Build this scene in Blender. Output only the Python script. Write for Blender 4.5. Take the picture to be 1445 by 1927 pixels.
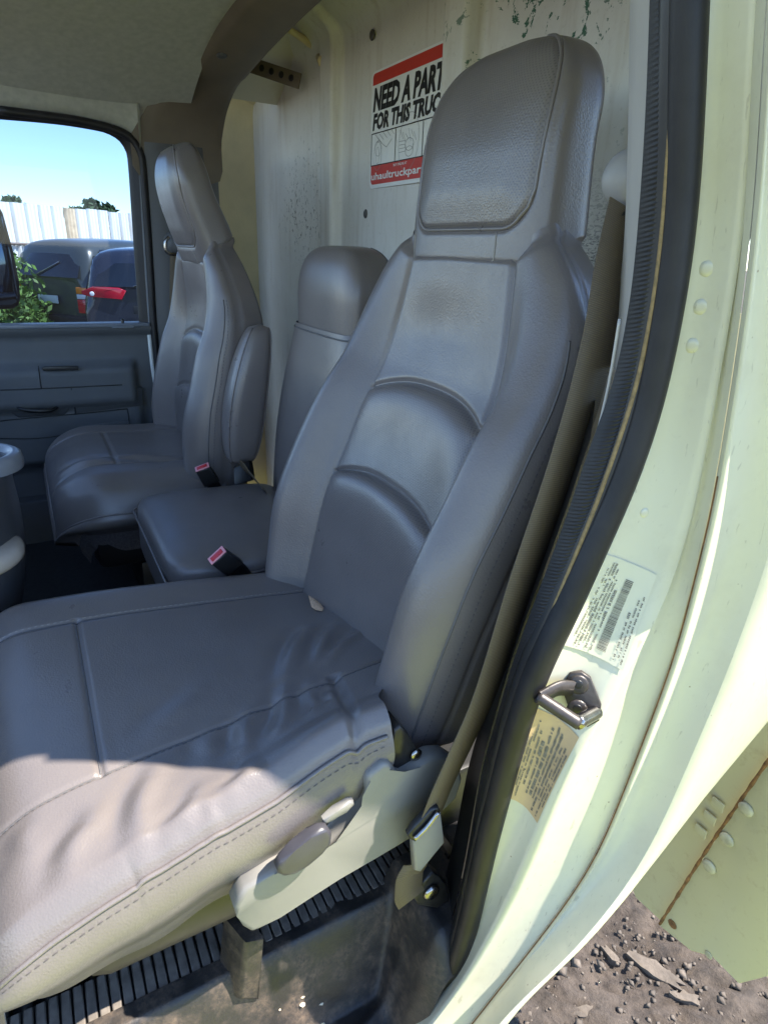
import bpy, bmesh, math, random
import numpy as np
from mathutils import Vector, Matrix
random.seed(7); rng = np.random.default_rng(7)
scene = bpy.context.scene
for o in list(bpy.data.objects): bpy.data.objects.remove(o)
COL = scene.collection

# ------------------------------------------------------------------ camera
F_PX, CXP, CYP = 1170.0, 722.5, 963.5
CAM = np.array([0.0, 0.0, 0.97])
def _axes():
    def d(p):
        v = np.array([(p[0]-CXP)/F_PX, -(p[1]-CYP)/F_PX, -1.0]); return v/np.linalg.norm(v)
    X = d((20, 448)); Yn = d((2959, 562)); Yn = Yn - X*(X@Yn); Yn /= np.linalg.norm(Yn)
    Y = -Yn; Z = np.cross(X, Y); return np.stack([X, Y, Z])
RC = _axes()
cam_data = bpy.data.cameras.new('camera'); cam = bpy.data.objects.new('camera', cam_data); COL.objects.link(cam)
cam_data.sensor_fit = 'HORIZONTAL'; cam_data.sensor_width = 36; cam_data.lens = 36*F_PX/1445.0
cam_data.clip_start = 0.02; cam_data.clip_end = 2000
m = Matrix([list(RC[i])+[CAM[i]] for i in range(3)]+[[0, 0, 0, 1]]); cam.matrix_world = m
scene.camera = cam
def ray(px, py): return RC @ np.array([(px-CXP)/F_PX, -(py-CYP)/F_PX, -1.0])
def at(px, py, axis, val):
    """real point where the sight line of a photo pixel meets the plane axis=val"""
    w = ray(px, py); return CAM + (val-CAM[axis])/w[axis]*w

# ------------------------------------------------------------------ world, sun, exposure
SUN_L = np.array([0.38, 0.55, -1.0]); SUN_L /= np.linalg.norm(SUN_L)       # direction the light travels
world = bpy.data.worlds.new('World'); scene.world = world; world.use_nodes = True
nt = world.node_tree; nt.nodes.clear()
sky = nt.nodes.new('ShaderNodeTexSky'); sky.sky_type = 'NISHITA'; sky.sun_disc = False
sky.sun_elevation = math.asin(-SUN_L[2]); sky.sun_rotation = math.atan2(-SUN_L[0], -SUN_L[1])
sky.air_density = 0.9; sky.dust_density = 0.1; sky.ozone_density = 2.0; sky.altitude = 800
bg = nt.nodes.new('ShaderNodeBackground'); bg.inputs[1].default_value = 0.15
wo = nt.nodes.new('ShaderNodeOutputWorld'); nt.links.new(sky.outputs[0], bg.inputs[0]); nt.links.new(bg.outputs[0], wo.inputs[0])
sl = bpy.data.lights.new('sun', 'SUN'); sl.energy = 4.8; sl.angle = math.radians(0.53); sl.color = (1.0, 0.93, 0.83)
sun = bpy.data.objects.new('sun', sl); COL.objects.link(sun)
sun.rotation_euler = Vector(SUN_L).to_track_quat('-Z', 'Y').to_euler(); sun.location = (-2, 3, 8)
vs = scene.view_settings; vs.view_transform = 'Standard'; vs.look = 'None'; vs.exposure = 1.85; vs.gamma = 1.0; vs.use_curve_mapping = False
scene.render.engine = 'CYCLES'
scene.cycles.max_bounces = 10; scene.cycles.diffuse_bounces = 6; scene.cycles.glossy_bounces = 4; scene.cycles.transparent_max_bounces = 8

# ------------------------------------------------------------------ materials
class NT:
    def __init__(s, name):
        s.m = bpy.data.materials.new(name); s.m.use_nodes = True; s.t = s.m.node_tree; s.t.nodes.clear()
        s.out = s.n('ShaderNodeOutputMaterial'); s.p = s.n('ShaderNodeBsdfPrincipled'); s.l(s.p.outputs[0], s.out.inputs[0])
    def n(s, k, **kw):
        x = s.t.nodes.new(k)
        for a, b in kw.items(): setattr(x, a, b)
        return x
    def l(s, a, b): s.t.links.new(a, b)
    def pos(s): return s.n('ShaderNodeNewGeometry').outputs['Position']
    def obj(s): return s.n('ShaderNodeTexCoord').outputs['Object']
    def uv(s): return s.n('ShaderNodeTexCoord').outputs['UV']
    def scl(s, v, sc):
        mp = s.n('ShaderNodeMapping'); mp.inputs['Scale'].default_value = sc; s.l(v, mp.inputs['Vector']); return mp.outputs[0]
    def noise(s, v, scale, detail=4, rough=.55, dist=0):
        x = s.n('ShaderNodeTexNoise'); x.inputs['Scale'].default_value = scale; x.inputs['Detail'].default_value = detail
        x.inputs['Roughness'].default_value = rough; x.inputs['Distortion'].default_value = dist; s.l(v, x.inputs['Vector']); return x.outputs['Fac']
    def vor(s, v, scale, feature='F1', out='Distance'):
        x = s.n('ShaderNodeTexVoronoi'); x.feature = feature; x.inputs['Scale'].default_value = scale; s.l(v, x.inputs['Vector']); return x.outputs[out]
    def ramp(s, f, stops):
        r = s.n('ShaderNodeValToRGB'); e = r.color_ramp.elements
        while len(e) < len(stops): e.new(.5)
        for i, (p, c) in enumerate(stops):
            e[i].position = p; e[i].color = (c, c, c, 1) if np.isscalar(c) else (*c, 1)
        s.l(f, r.inputs[0]); return r.outputs[0]
    def mix(s, f, a, b):
        x = s.n('ShaderNodeMix', data_type='RGBA')
        for v, i in ((f, 0), (a, 6), (b, 7)):
            if hasattr(v, 'links') or hasattr(v, 'is_linked'): s.l(v, x.inputs[i])
            elif i == 0: x.inputs[0].default_value = v
            else: x.inputs[i].default_value = (*v, 1)
        return x.outputs[2]
    def math(s, op, a, b=None):
        x = s.n('ShaderNodeMath', operation=op)
        for v, i in ((a, 0), (b, 1)):
            if v is None: continue
            if hasattr(v, 'is_linked'): s.l(v, x.inputs[i])
            else: x.inputs[i].default_value = v
        return x.outputs[0]
    def color(s, c):
        if hasattr(c, 'is_linked'): s.l(c, s.p.inputs['Base Color'])
        else: s.p.inputs['Base Color'].default_value = (*c, 1)
    def rough(s, r):
        if hasattr(r, 'is_linked'): s.l(r, s.p.inputs['Roughness'])
        else: s.p.inputs['Roughness'].default_value = r
    def bump(s, h, strength=.3, dist=.001):
        b = s.n('ShaderNodeBump'); b.inputs['Strength'].default_value = strength; b.inputs['Distance'].default_value = dist
        s.l(h, b.inputs['Height'])
        if s.p.inputs['Normal'].is_linked: s.l(s.p.inputs['Normal'].links[0].from_socket, b.inputs['Normal'])
        s.l(b.outputs[0], s.p.inputs['Normal'])
    def set(s, **kw):
        for k, v in kw.items(): s.p.inputs[k].default_value = v
        return s

def simple(name, c, rough=.5, var=.12, nscale=14, bump=0, bscale=300, metallic=0, spec=.5, bdist=.0008):
    t = NT(name); v = t.pos(); f = t.noise(v, nscale, 5)
    lo = tuple(x*(1-var) for x in c); hi = tuple(min(1, x*(1+var)) for x in c)
    t.color(t.mix(t.ramp(f, [(.3, 0.), (.7, 1.)]), lo, hi)); t.rough(rough)
    if bump: t.bump(t.noise(v, bscale, 3), bump, bdist)
    t.set(**{'Metallic': metallic, 'Specular IOR Level': spec}); return t.m

def vinyl(name, c=(.148, .129, .121), perf=False, fade=None):
    t = NT(name); v = t.pos()
    f = t.noise(v, 9, 4); f2 = t.noise(v, 55, 5, .65)
    base = t.mix(t.ramp(f, [(.3, 0.), (.7, 1.)]), tuple(x*.93 for x in c), tuple(x*1.07 for x in c))
    base = t.mix(t.ramp(f2, [(.55, 0.), (.8, .25)]), base, (.17, .155, .142))          # scuffed, dusty specks
    t.rough(t.math('ADD', t.math('MULTIPLY', t.noise(v, 14, 5, .6), .20), t.math('ADD', t.math('MULTIPLY', f2, .12), .16)))
    grain = t.vor(v, 460, 'SMOOTH_F1'); t.bump(grain, .32, .0007)
    t.bump(t.noise(v, 1500, 2), .10, .0004)
    t.bump(t.noise(v, 26, 3), .05, .004)
    if perf:
        uv = t.uv(); s = t.n('ShaderNodeSeparateXYZ'); t.l(uv, s.inputs[0]); P = .0043
        def lat(ox):
            a = t.math('SUBTRACT', t.math('FRACT', t.math('ADD', t.math('DIVIDE', s.outputs[0], P), ox)), .5)
            b = t.math('SUBTRACT', t.math('FRACT', t.math('ADD', t.math('DIVIDE', s.outputs[1], P*1.3), ox)), .5)
            return t.math('SQRT', t.math('ADD', t.math('MULTIPLY', a, a), t.math('MULTIPLY', t.math('MULTIPLY', b, 1.3), t.math('MULTIPLY', b, 1.3))))
        d = t.math('MINIMUM', lat(0), lat(.5)); hole = t.ramp(d, [(.12, .6), (.26, 0.)])
        if fade is not None:     # perforation stops below this height of the panel
            k = t.n('ShaderNodeMapRange'); k.inputs[1].default_value = fade[0]; k.inputs[2].default_value = fade[1]; t.l(s.outputs[1], k.inputs[0])
            hole = t.math('MULTIPLY', hole, k.outputs[0])
        base = t.mix(hole, base, (.05, .047, .048)); t.bump(t.math('SUBTRACT', 1., hole), .12, .0005)
    t.color(base); t.set(**{'Specular IOR Level': .62}); return t.m

M = {}
M['vinyl'] = vinyl('vinyl_grey'); M['vinyl_perf'] = vinyl('vinyl_perforated', perf=True)
M['vinyl_low'] = vinyl('vinyl_part_perforated', perf=True, fade=(.56, .585))
M['piping'] = simple('piping_vinyl', (.12, .115, .115), .45)
M['thread'] = simple('thread_grey', (.10, .095, .095), .7)
M['thread_mid'] = simple('thread_mid', (.085, .075, .07), .7)
M['thread_pale'] = simple('thread_pale', (.26, .245, .23), .7)
M['foam'] = simple('torn_foam', (.62, .42, .27), .9, .25, 200, .4, 600)
M['carpet'] = simple('seat_carpet', (.11, .10, .10), .95, .3, 200, .8, 900, bdist=.002)
M['valance'] = simple('plastic_light_grey', (.20, .19, .17), .42, .05, 8, .12, 900)
M['lever'] = simple('plastic_dark_grey', (.045, .043, .05), .35, .1, 20, .15, 900)
M['black'] = simple('plastic_black', (.012, .012, .013), .4, .2, 40)
M['blackmetal'] = simple('painted_black_metal', (.03, .028, .027), .35, .3, 60, metallic=.4)
M['red'] = simple('buckle_red', (.5, .02, .03), .3)
M['buckle_pink'] = simple('buckle_button_face', (.72, .30, .33), .35)
def webbing_mat(name, c):
    t = NT(name); uv = t.uv(); w = t.n('ShaderNodeTexWave'); w.inputs['Scale'].default_value = 160; w.inputs['Distortion'].default_value = .4
    t.l(uv, w.inputs['Vector']); t.color(t.mix(w.outputs['Fac'], tuple(x*.75 for x in c), tuple(x*1.2 for x in c)))
    t.rough(.62); t.bump(w.outputs['Fac'], .4, .0006); t.bump(t.noise(t.pos(), 900, 2), .3, .0005); return t.m
M['webbing'] = webbing_mat('belt_webbing', (.105, .078, .045))
M['trim'] = simple('trim_grey_plastic', (.085, .088, .092), .5, .07, 6, .35, 1100)
M['trim_light'] = simple('trim_light_grey', (.44, .42, .39), .5, .06, 9, .2, 900)
M['trim_brown'] = simple('header_trim_brown', (.15, .12, .085), .6, .12, 10, .3, 900)
M['headliner'] = simple('headliner_cloth', (.46, .46, .40), .95, .10, 60, .8, 1600)
M['belt_guide'] = simple('belt_guide_plastic', (.26, .25, .24), .45)
M['rubber'] = simple('seal_rubber', (.014, .013, .014), .48, .3, 30, .2, 700, spec=.35)
M['rubber_cord'] = simple('seal_cord', (.22, .15, .06), .6, .3, 200)
M['chrome'] = simple('worn_steel', (.35, .33, .31), .22, .25, 70, metallic=1.0)
M['striker'] = simple('striker_dark_steel', (.045, .038, .034), .42, .3, 90, .3, 300, metallic=.25)
M['door'] = simple('door_plastic', (.10, .106, .112), .55, .08, 9, .5, 1200)
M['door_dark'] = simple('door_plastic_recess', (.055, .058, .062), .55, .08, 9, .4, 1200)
M['belt_blue'] = simple('door_sill_capping', (.16, .18, .21), .4)
def floor_mat():
    t = NT('rubber_floor'); v = t.pos(); f = t.noise(v, 24, 6, .6); g = t.noise(v, 140, 4, .7)
    dust = t.math('MULTIPLY', t.ramp(f, [(.42, 0.), (.68, 1.)]), t.ramp(g, [(.35, .1), (.7, .9)]))
    t.color(t.mix(dust, (.020, .018, .017), (.15, .105, .07))); t.rough(t.ramp(f, [(.3, .35), (.7, .8)])); t.bump(g, .4, .002); return t.m
M['mat'] = floor_mat()
M['rib'] = simple('dusty_rib_rubber', (.14, .12, .10), .85, .3, 60, .3, 300)
M['carpet_dark'] = simple('dark_carpet', (.012, .012, .013), .95, .4, 90, .8, 700, bdist=.003)
M['litter'] = simple('paper_crumb', (.7, .6, .42), .8, .3, 300)
M['litter_white'] = simple('white_scrap', (.75, .74, .70), .7, .1)
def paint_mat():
    t = NT('truck_paint_bounce_tint'); v = t.pos(); f = t.noise(v, 3.0, 3); g = t.noise(v, 60, 5, .7)
    c = t.mix(t.ramp(f, [(.35, 0.), (.65, 1.)]), (.54, .52, .385), (.60, .58, .44))  # white paint; yellow-green bounce light is put into its base colour
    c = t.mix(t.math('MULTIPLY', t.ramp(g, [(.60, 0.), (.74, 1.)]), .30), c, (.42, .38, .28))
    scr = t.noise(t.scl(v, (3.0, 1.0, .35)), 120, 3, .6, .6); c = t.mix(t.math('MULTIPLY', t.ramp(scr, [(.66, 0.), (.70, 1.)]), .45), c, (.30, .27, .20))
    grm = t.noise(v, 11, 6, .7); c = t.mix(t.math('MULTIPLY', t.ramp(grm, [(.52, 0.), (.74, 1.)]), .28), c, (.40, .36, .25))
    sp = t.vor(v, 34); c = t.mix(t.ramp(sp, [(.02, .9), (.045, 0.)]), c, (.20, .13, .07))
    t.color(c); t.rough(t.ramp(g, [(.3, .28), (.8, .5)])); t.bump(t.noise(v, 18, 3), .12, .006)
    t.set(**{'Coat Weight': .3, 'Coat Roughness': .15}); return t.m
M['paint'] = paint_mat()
def skirt_mat():
    t = NT('skirt_paint'); v = t.pos(); f = t.noise(v, 5, 5); g = t.noise(v, 40, 6, .7)
    c = t.mix(f, (.50, .47, .27), (.58, .54, .34)); c = t.mix(t.math('MULTIPLY', t.ramp(g, [(.55, 0.), (.75, 1.)]), .5), c, (.36, .29, .16))
    t.color(c); t.rough(.5); t.bump(g, .1, .003); return t.m
M['skirt'] = skirt_mat()
M['rust'] = simple('rust_edge', (.20, .10, .035), .85, .5, 90, .6, 200)
def wall_mat():
    t = NT('grimy_bulkhead'); v = t.pos(); st = t.noise(t.scl(v, (9, 9, 1.0)), 3.2, 6, .62, .4); f = t.noise(v, 5, 5); g = t.noise(v, 90, 5, .7)
    c = t.mix(t.ramp(f, [(.3, 0.), (.7, 1.)]), (.58, .56, .50), (.67, .655, .61))
    c = t.mix(t.math('MULTIPLY', t.ramp(st, [(.52, 0.), (.78, 1.)]), .45), c, (.36, .285, .20))
    c = t.mix(t.math('MULTIPLY', t.ramp(g, [(.58, 0.), (.72, 1.)]), .35), c, (.32, .28, .22))
    # paint chips and scratches in two worn areas of the sheet
    def area(cen, rad):
        d = t.n('ShaderNodeVectorMath', operation='DISTANCE'); t.l(v, d.inputs[0]); d.inputs[1].default_value = cen
        return t.ramp(t.math('DIVIDE', d.outputs['Value'], rad), [(.35, 1.), (1., 0.)])
    ch = t.noise(t.scl(v, (1.2, 1, .8)), 70, 4, .75, .8); ch2 = t.noise(v, 32, 5, .7, .5)
    a1 = area((1.98, -.8, 1.10), .30); a2 = area((.98, -.8, 1.30), .34)
    m1 = t.ramp(t.math('ADD', ch, t.math('MULTIPLY', a1, .12)), [(.70, 0.), (.72, 1.)])
    m2 = t.ramp(t.math('ADD', ch2, t.math('MULTIPLY', a2, .12)), [(.685, 0.), (.70, 1.)])
    a3 = area((.74, -.8, .90), .22); m3 = t.ramp(t.noise(t.scl(v, (1, 1, 2.2)), 95, 3, .6, 1.2), [(.50, 0.), (.58, 1.)])
    c = t.mix(t.math('MULTIPLY', m3, a3), c, (.14, .135, .125))
    c = t.mix(t.math('MULTIPLY', m1, a1), c, (.10, .10, .075)); c = t.mix(t.math('MULTIPLY', m2, a2), c, (.02, .10, .055))
    t.color(c); t.rough(t.ramp(st, [(.3, .38), (.7, .62)])); t.bump(t.noise(v, 14, 4), .25, .012); t.bump(g, .15, .002); return t.m
M['wall'] = wall_mat()
M['wall_cream'] = simple('cream_fibreglass', (.66, .56, .32), .55, .10, 9, .3, 60, bdist=.004)
M['rivet'] = simple('dull_rivet', (.10, .095, .09), .5, .2, 80, metallic=.5)
M['rivet_paint'] = simple('painted_rivet', (.50, .47, .31), .5, .25, 60)
M['sticker_white'] = simple('sticker_white', (.74, .75, .72), .35, .03)
M['sticker_red'] = simple('sticker_red', (.52, .045, .03), .35, .06)
M['ink'] = simple('sticker_ink', (.012, .012, .012), .4)
M['ink_grey'] = simple('faded_ink', (.16, .15, .12), .6, .4, 300)
M['drawing'] = simple('thin_drawing_ink', (.25, .26, .26), .5)
M['label_pale'] = simple('label_film', (.57, .55, .41), .4, .04)
M['label_tan'] = simple('label_tan_film', (.48, .34, .18), .45, .18, 12)
def glass_mat(name, tint, gloss=.08):
    m_ = bpy.data.materials.new(name); m_.use_nodes = True; t = m_.node_tree; t.nodes.clear()
    o = t.nodes.new('ShaderNodeOutputMaterial'); a = t.nodes.new('ShaderNodeBsdfTransparent'); a.inputs[0].default_value = (*tint, 1)
    b = t.nodes.new('ShaderNodeBsdfGlossy'); b.inputs['Roughness'].default_value = .02
    x = t.nodes.new('ShaderNodeMixShader'); fr = t.nodes.new('ShaderNodeFresnel'); fr.inputs[0].default_value = 1.35
    t.links.new(fr.outputs[0], x.inputs[0]); t.links.new(a.outputs[0], x.inputs[1]); t.links.new(b.outputs[0], x.inputs[2]); t.links.new(x.outputs[0], o.inputs[0]); return m_
M['glass'] = glass_mat('window_glass', (.30, .375, .48))
M['mirror'] = simple('mirror_glass', (.30, .34, .36), .05, .05, metallic=1.)
M['carpaint'] = NT('dark_car_paint').set(**{'Base Color': (.018, .022, .035, 1), 'Roughness': .22, 'Coat Weight': .6, 'Coat Roughness': .05}).m
M['carpaint2'] = NT('grey_green_car_paint').set(**{'Base Color': (.045, .055, .055, 1), 'Roughness': .3, 'Coat Weight': .5, 'Coat Roughness': .1}).m
M['carglass'] = NT('car_glass').set(**{'Base Color': (.01, .012, .015, 1), 'Roughness': .03, 'Specular IOR Level': .9}).m
M['lamp_red'] = NT('tail_lamp_red').set(**{'Base Color': (.55, .01, .03, 1), 'Roughness': .12, 'Coat Weight': .5}).m
M['lamp_orange'] = NT('lamp_orange').set(**{'Base Color': (.8, .22, .02, 1), 'Roughness': .15}).m
M['lamp_clear'] = NT('lamp_clear').set(**{'Base Color': (.7, .7, .72, 1), 'Roughness': .15}).m
M['tyre'] = simple('tyre_rubber', (.02, .02, .02), .8)
def fence_mat():
    t = NT('fence_sheet'); v = t.pos(); st = t.noise(t.scl(v, (3, 3, .5)), 1.0, 5, .6); f = t.noise(v, .5, 2)
    r = t.math('MULTIPLY', t.ramp(st, [(.55, 0.), (.75, 1.)]), .55)
    t.color(t.mix(r, (.86, .85, .81), (.60, .42, .24))); t.rough(.5); return t.m
M['fence'] = fence_mat(); M['fence_rust'] = simple('fence_rusty_sheet', (.66, .50, .33), .7, .35, 3)
M['rail'] = simple('rail_steel', (.20, .15, .13), .7, .3, 4)
M['post'] = simple('post_steel', (.22, .20, .19), .7)
M['leaf'] = simple('weed_leaf', (.10, .19, .035), .6, .5, 4)
M['bounce_grass'] = simple('bounce_green', (.36, .40, .07), .8, .25, 6)
M['treeleaf'] = simple('tree_leaf', (.055, .10, .035), .6, .4, 2)
M['bark'] = simple('bark', (.10, .075, .05), .9, .3, 5)
def ground_mat():
    t = NT('dirt_ground'); v = t.pos(); f = t.noise(v, 1.3, 5); g = t.noise(v, 22, 8, .7)
    c = t.mix(t.ramp(g, [(.35, 0.), (.65, 1.)]), (.018, .013, .010), (.085, .066, .052)); c = t.mix(t.ramp(f, [(.4, 0.), (.7, .5)]), c, (.10, .085, .07))
    t.color(c); t.rough(.9); t.bump(g, .8, .02); t.bump(t.noise(v, 160, 4, .7), .6, .004); return t.m
M['ground'] = ground_mat()
M['chip'] = simple('wood_bark_chip', (.10, .082, .066), .9, .4, 30, .6, 120, bdist=.004)
M['console'] = simple('console_plastic', (.050, .052, .058), .32, .12, 12, .4, 500)
M['console_rim'] = simple('cup_holder_rim', (.18, .19, .21), .3, .05)
M['console_sunlit'] = simple('painted_sunlit_plastic', (.30, .26, .22), .8, .12, 30, .5, 400)  # dark plastic in the sun; the sunlight is painted as a pale colour

# ------------------------------------------------------------------ mesh helpers
BASE = {}
def tag(o, label=None, cat=None, group=None, kind=None):
    for k, v in (('label', label), ('category', cat), ('group', group), ('kind', kind)):
        if v: o[k] = v
    return o
def thing(name, loc, label, cat, group=None):
    o = bpy.data.objects.new(name, None); COL.objects.link(o); o.location = loc; o.empty_display_size = .05
    BASE[o] = np.array(loc, float); return tag(o, label, cat, group)
def link(name, me, mat, parent=None, base=None):
    o = bpy.data.objects.new(name, me); COL.objects.link(o)
    if mat is not None and not me.materials: me.materials.append(mat)
    if parent is not None: o.parent = parent; BASE[o] = BASE[parent]
    else: BASE[o] = np.zeros(3) if base is None else np.array(base, float); o.location = BASE[o]
    return o
def O(name, V, Fc, mat, parent=None, smooth=True, base=None, uv=None, normals=None):
    V = np.asarray(V, float).reshape(-1, 3)
    b = BASE[parent] if parent is not None else (np.array(base, float) if base is not None else np.zeros(3))
    me = bpy.data.meshes.new(name); me.from_pydata((V-b).tolist(), [], [list(map(int, f)) for f in Fc]); 
    if smooth: me.polygons.foreach_set('use_smooth', [True]*len(me.polygons))
    if uv is not None:
        L = me.uv_layers.new(name='UVMap'); li = np.zeros(len(me.loops), int); me.loops.foreach_get('vertex_index', li)
        L.data.foreach_set('uv', np.asarray(uv, float).reshape(-1, 2)[li].ravel())
    me.update()
    if normals is not None: me.normals_split_custom_set_from_vertices(np.asarray(normals).tolist())
    return link(name, me, mat, parent, base)
def grid_faces(R, C, close=False):
    a = np.arange(R*C).reshape(R, C); f = []
    if close: a = np.concatenate([a, a[:, :1]], 1)
    return np.stack([a[:-1, :-1], a[:-1, 1:], a[1:, 1:], a[1:, :-1]], -1)
def grid(name, P, mat, parent=None, close=False, uv=None, base=None, flip=False):
    P = np.asarray(P, float); f = grid_faces(P.shape[0], P.shape[1], close).reshape(-1, 4)
    if flip: f = f[:, ::-1]
    return O(name, P, f, mat, parent, True, base, uv)
def split_grid(P, region, specs, close=False, uv=None, flip=False):
    """one continuous surface, cut along its seams into upholstery panels that keep the shared normals"""
    R, C = P.shape[:2]; f = grid_faces(R, C, close)
    if flip: f = f[:, :, ::-1]
    me = bpy.data.meshes.new('tmp'); me.from_pydata(P.reshape(-1, 3).tolist(), [], f.reshape(-1, 4).tolist()); me.update()
    nr = np.zeros(R*C*3); me.vertex_normals.foreach_get('vector', nr); nr = nr.reshape(-1, 3); bpy.data.meshes.remove(me)
    out = {}; V = P.reshape(-1, 3); UV = None if uv is None else uv.reshape(-1, 2)
    for k, (name, mat, parent) in specs.items():
        ff = f[region == k]
        if len(ff) == 0: continue
        if isinstance(parent, int): parent = out[parent]
        used, inv = np.unique(ff, return_inverse=True)
        out[k] = O(name, V[used], inv.reshape(-1, 4), mat, parent, True, None, None if UV is None else UV[used], nr[used])
    return out, nr.reshape(R, C, 3)
def tube(name, path, r, mat, parent=None, n=6, close=False, base=None):
    path = np.asarray(path, float); K = len(path); rr = np.broadcast_to(np.asarray(r, float), (K,))
    T = np.gradient(path, axis=0) if not close else (np.roll(path, -1, 0)-np.roll(path, 1, 0))
    T /= np.linalg.norm(T, axis=1, keepdims=True)+1e-12
    up = np.array([0, 0, 1.]); 
    if abs(T[0]@up) > .9: up = np.array([0, 1., 0])
    Nn = np.zeros_like(path); x = np.cross(T[0], up); x /= np.linalg.norm(x)
    for i in range(K):
        x = x-T[i]*(x@T[i]); x /= np.linalg.norm(x)+1e-12; Nn[i] = x
    B = np.cross(T, Nn); a = np.linspace(0, 2*np.pi, n, endpoint=False)
    P = path[:, None]+rr[:, None, None]*(np.cos(a)[None, :, None]*Nn[:, None]+np.sin(a)[None, :, None]*B[:, None])
    V = P.reshape(-1, 3)
    if close:
        P = np.concatenate([P, P[:1]], 0); fa = grid_faces(K+1, n, True).reshape(-1, 4) % (K*n)
        return O(name, V, fa, mat, parent, True, base)
    fa = [list(q) for q in grid_faces(K, n, True).reshape(-1, 4)]+[list(range(n))[::-1], list(range((K-1)*n, K*n))]
    return O(name, V, fa, mat, parent, True, base)
def bm_obj(name, bm, mat, parent=None, smooth=False, base=None):
    b = BASE[parent] if parent is not None else (np.array(base, float) if base is not None else np.zeros(3))
    bmesh.ops.translate(bm, verts=bm.verts, vec=Vector(-b)); bmesh.ops.recalc_face_normals(bm, faces=bm.faces)
    me = bpy.data.meshes.new(name); bm.to_mesh(me); bm.free()
    if smooth: me.polygons.foreach_set('use_smooth', [True]*len(me.polygons))
    return link(name, me, mat, parent, base)
def box(name, lo, hi, mat, parent=None, bevel=.0, seg=2, rot=None, base=None, smooth=True):
    """bevelled box; rot=(Matrix3) about its centre"""
    bm = bmesh.new(); bmesh.ops.create_cube(bm, size=1.0); lo = Vector(lo); hi = Vector(hi)
    bmesh.ops.scale(bm, verts=bm.verts, vec=hi-lo)
    if bevel: bmesh.ops.bevel(bm, geom=bm.edges[:], offset=bevel, segments=seg, affect='EDGES', profile=.5)
    if rot is not None: bmesh.ops.rotate(bm, verts=bm.verts, matrix=rot, cent=(0, 0, 0))
    bmesh.ops.translate(bm, verts=bm.verts, vec=(lo+hi)/2)
    o = bm_obj(name, bm, mat, parent, False, base)
    if bevel and smooth: sharp_smooth(o)
    return o
def sharp_smooth(o, ang=40):
    me = o.data; me.polygons.foreach_set('use_smooth', [True]*len(me.polygons))
    try: me.set_sharp_from_angle(angle=math.radians(ang))
    except Exception: pass
def prism(name, pts, nvec, thick, mat, parent=None, bevel=.0, base=None, seg=2):
    """closed outline (3-D points, roughly planar) given thickness along nvec"""
    bm = bmesh.new(); nv = np.asarray(nvec, float); nv = nv/np.linalg.norm(nv)*thick
    A = [bm.verts.new(p) for p in pts]; B = [bm.verts.new(np.asarray(p)+nv) for p in pts]; n = len(pts)
    bm.faces.new(A); bm.faces.new(B[::-1])
    for i in range(n): bm.faces.new([A[i], B[i], B[(i+1) % n], A[(i+1) % n]])
    if bevel:
        bm.edges.index_update(); ed = [e for e in bm.edges if all(v in A for v in e.verts) or all(v in B for v in e.verts)]
        bmesh.ops.bevel(bm, geom=ed, offset=bevel, segments=seg, affect='EDGES', profile=.5)
    o = bm_obj(name, bm, mat, parent, False, base); sharp_smooth(o, 50); return o
def disc(name, c, nvec, r, h, mat, parent=None, n=14, dome=.5):
    """low domed button / rivet"""
    nv = Vector(nvec).normalized(); q = nv.to_track_quat('Z', 'Y').to_matrix(); V = []; Fc = []
    rings = [(1., 0.), (1., .45), (.8, .85), (.4, 1.)]
    for s_, z_ in rings:
        for k in range(n):
            a = 2*math.pi*k/n; V.append(np.array(c)+np.array(q @ Vector((r*s_*math.cos(a), r*s_*math.sin(a), h*z_))))
    for i in range(len(rings)-1):
        for k in range(n): Fc.append([i*n+k, i*n+(k+1) % n, (i+1)*n+(k+1) % n, (i+1)*n+k])
    Fc.append([(len(rings)-1)*n+k for k in range(n)]); Fc.append(list(range(n))[::-1])
    return O(name, V, Fc, mat, parent)
def lathe(name, c, axis, prof, mat, parent=None, n=28):
    q = Vector(axis).normalized().to_track_quat('Z', 'Y').to_matrix(); P = []
    for r, z in prof: P.append([np.array(c)+np.array(q @ Vector((r*math.cos(2*math.pi*k/n), r*math.sin(2*math.pi*k/n), z))) for k in range(n)])
    return grid(name, P, mat, parent, close=True)
def pinterp(x, xp, fp):
    """smooth monotone (Fritsch-Carlson) interpolation"""
    xp = np.asarray(xp, float); fp = np.asarray(fp, float); x = np.clip(np.asarray(x, float), xp[0], xp[-1])
    h = np.diff(xp); d = np.diff(fp)/h; mm = np.zeros(len(xp)); mm[0] = d[0]; mm[-1] = d[-1]
    for i in range(1, len(xp)-1):
        mm[i] = 0 if d[i-1]*d[i] <= 0 else 2*d[i-1]*d[i]/(d[i-1]+d[i])
    i = np.clip(np.searchsorted(xp, x)-1, 0, len(h)-1); t = (x-xp[i])/h[i]
    return (2*t**3-3*t**2+1)*fp[i]+(t**3-2*t**2+t)*h[i]*mm[i]+(-2*t**3+3*t**2)*fp[i+1]+(t**3-t**2)*h[i]*mm[i+1]
def resample(pts, n):
    pts = np.asarray(pts, float); s = np.r_[0, np.cumsum(np.linalg.norm(np.diff(pts, axis=0), axis=1))]; t = np.linspace(0, s[-1], n)
    return np.stack([pinterp(t, s, pts[:, k]) for k in range(pts.shape[1])], 1)
def smooth01(t): t = np.clip(t, 0, 1); return t*t*(3-2*t)
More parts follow.
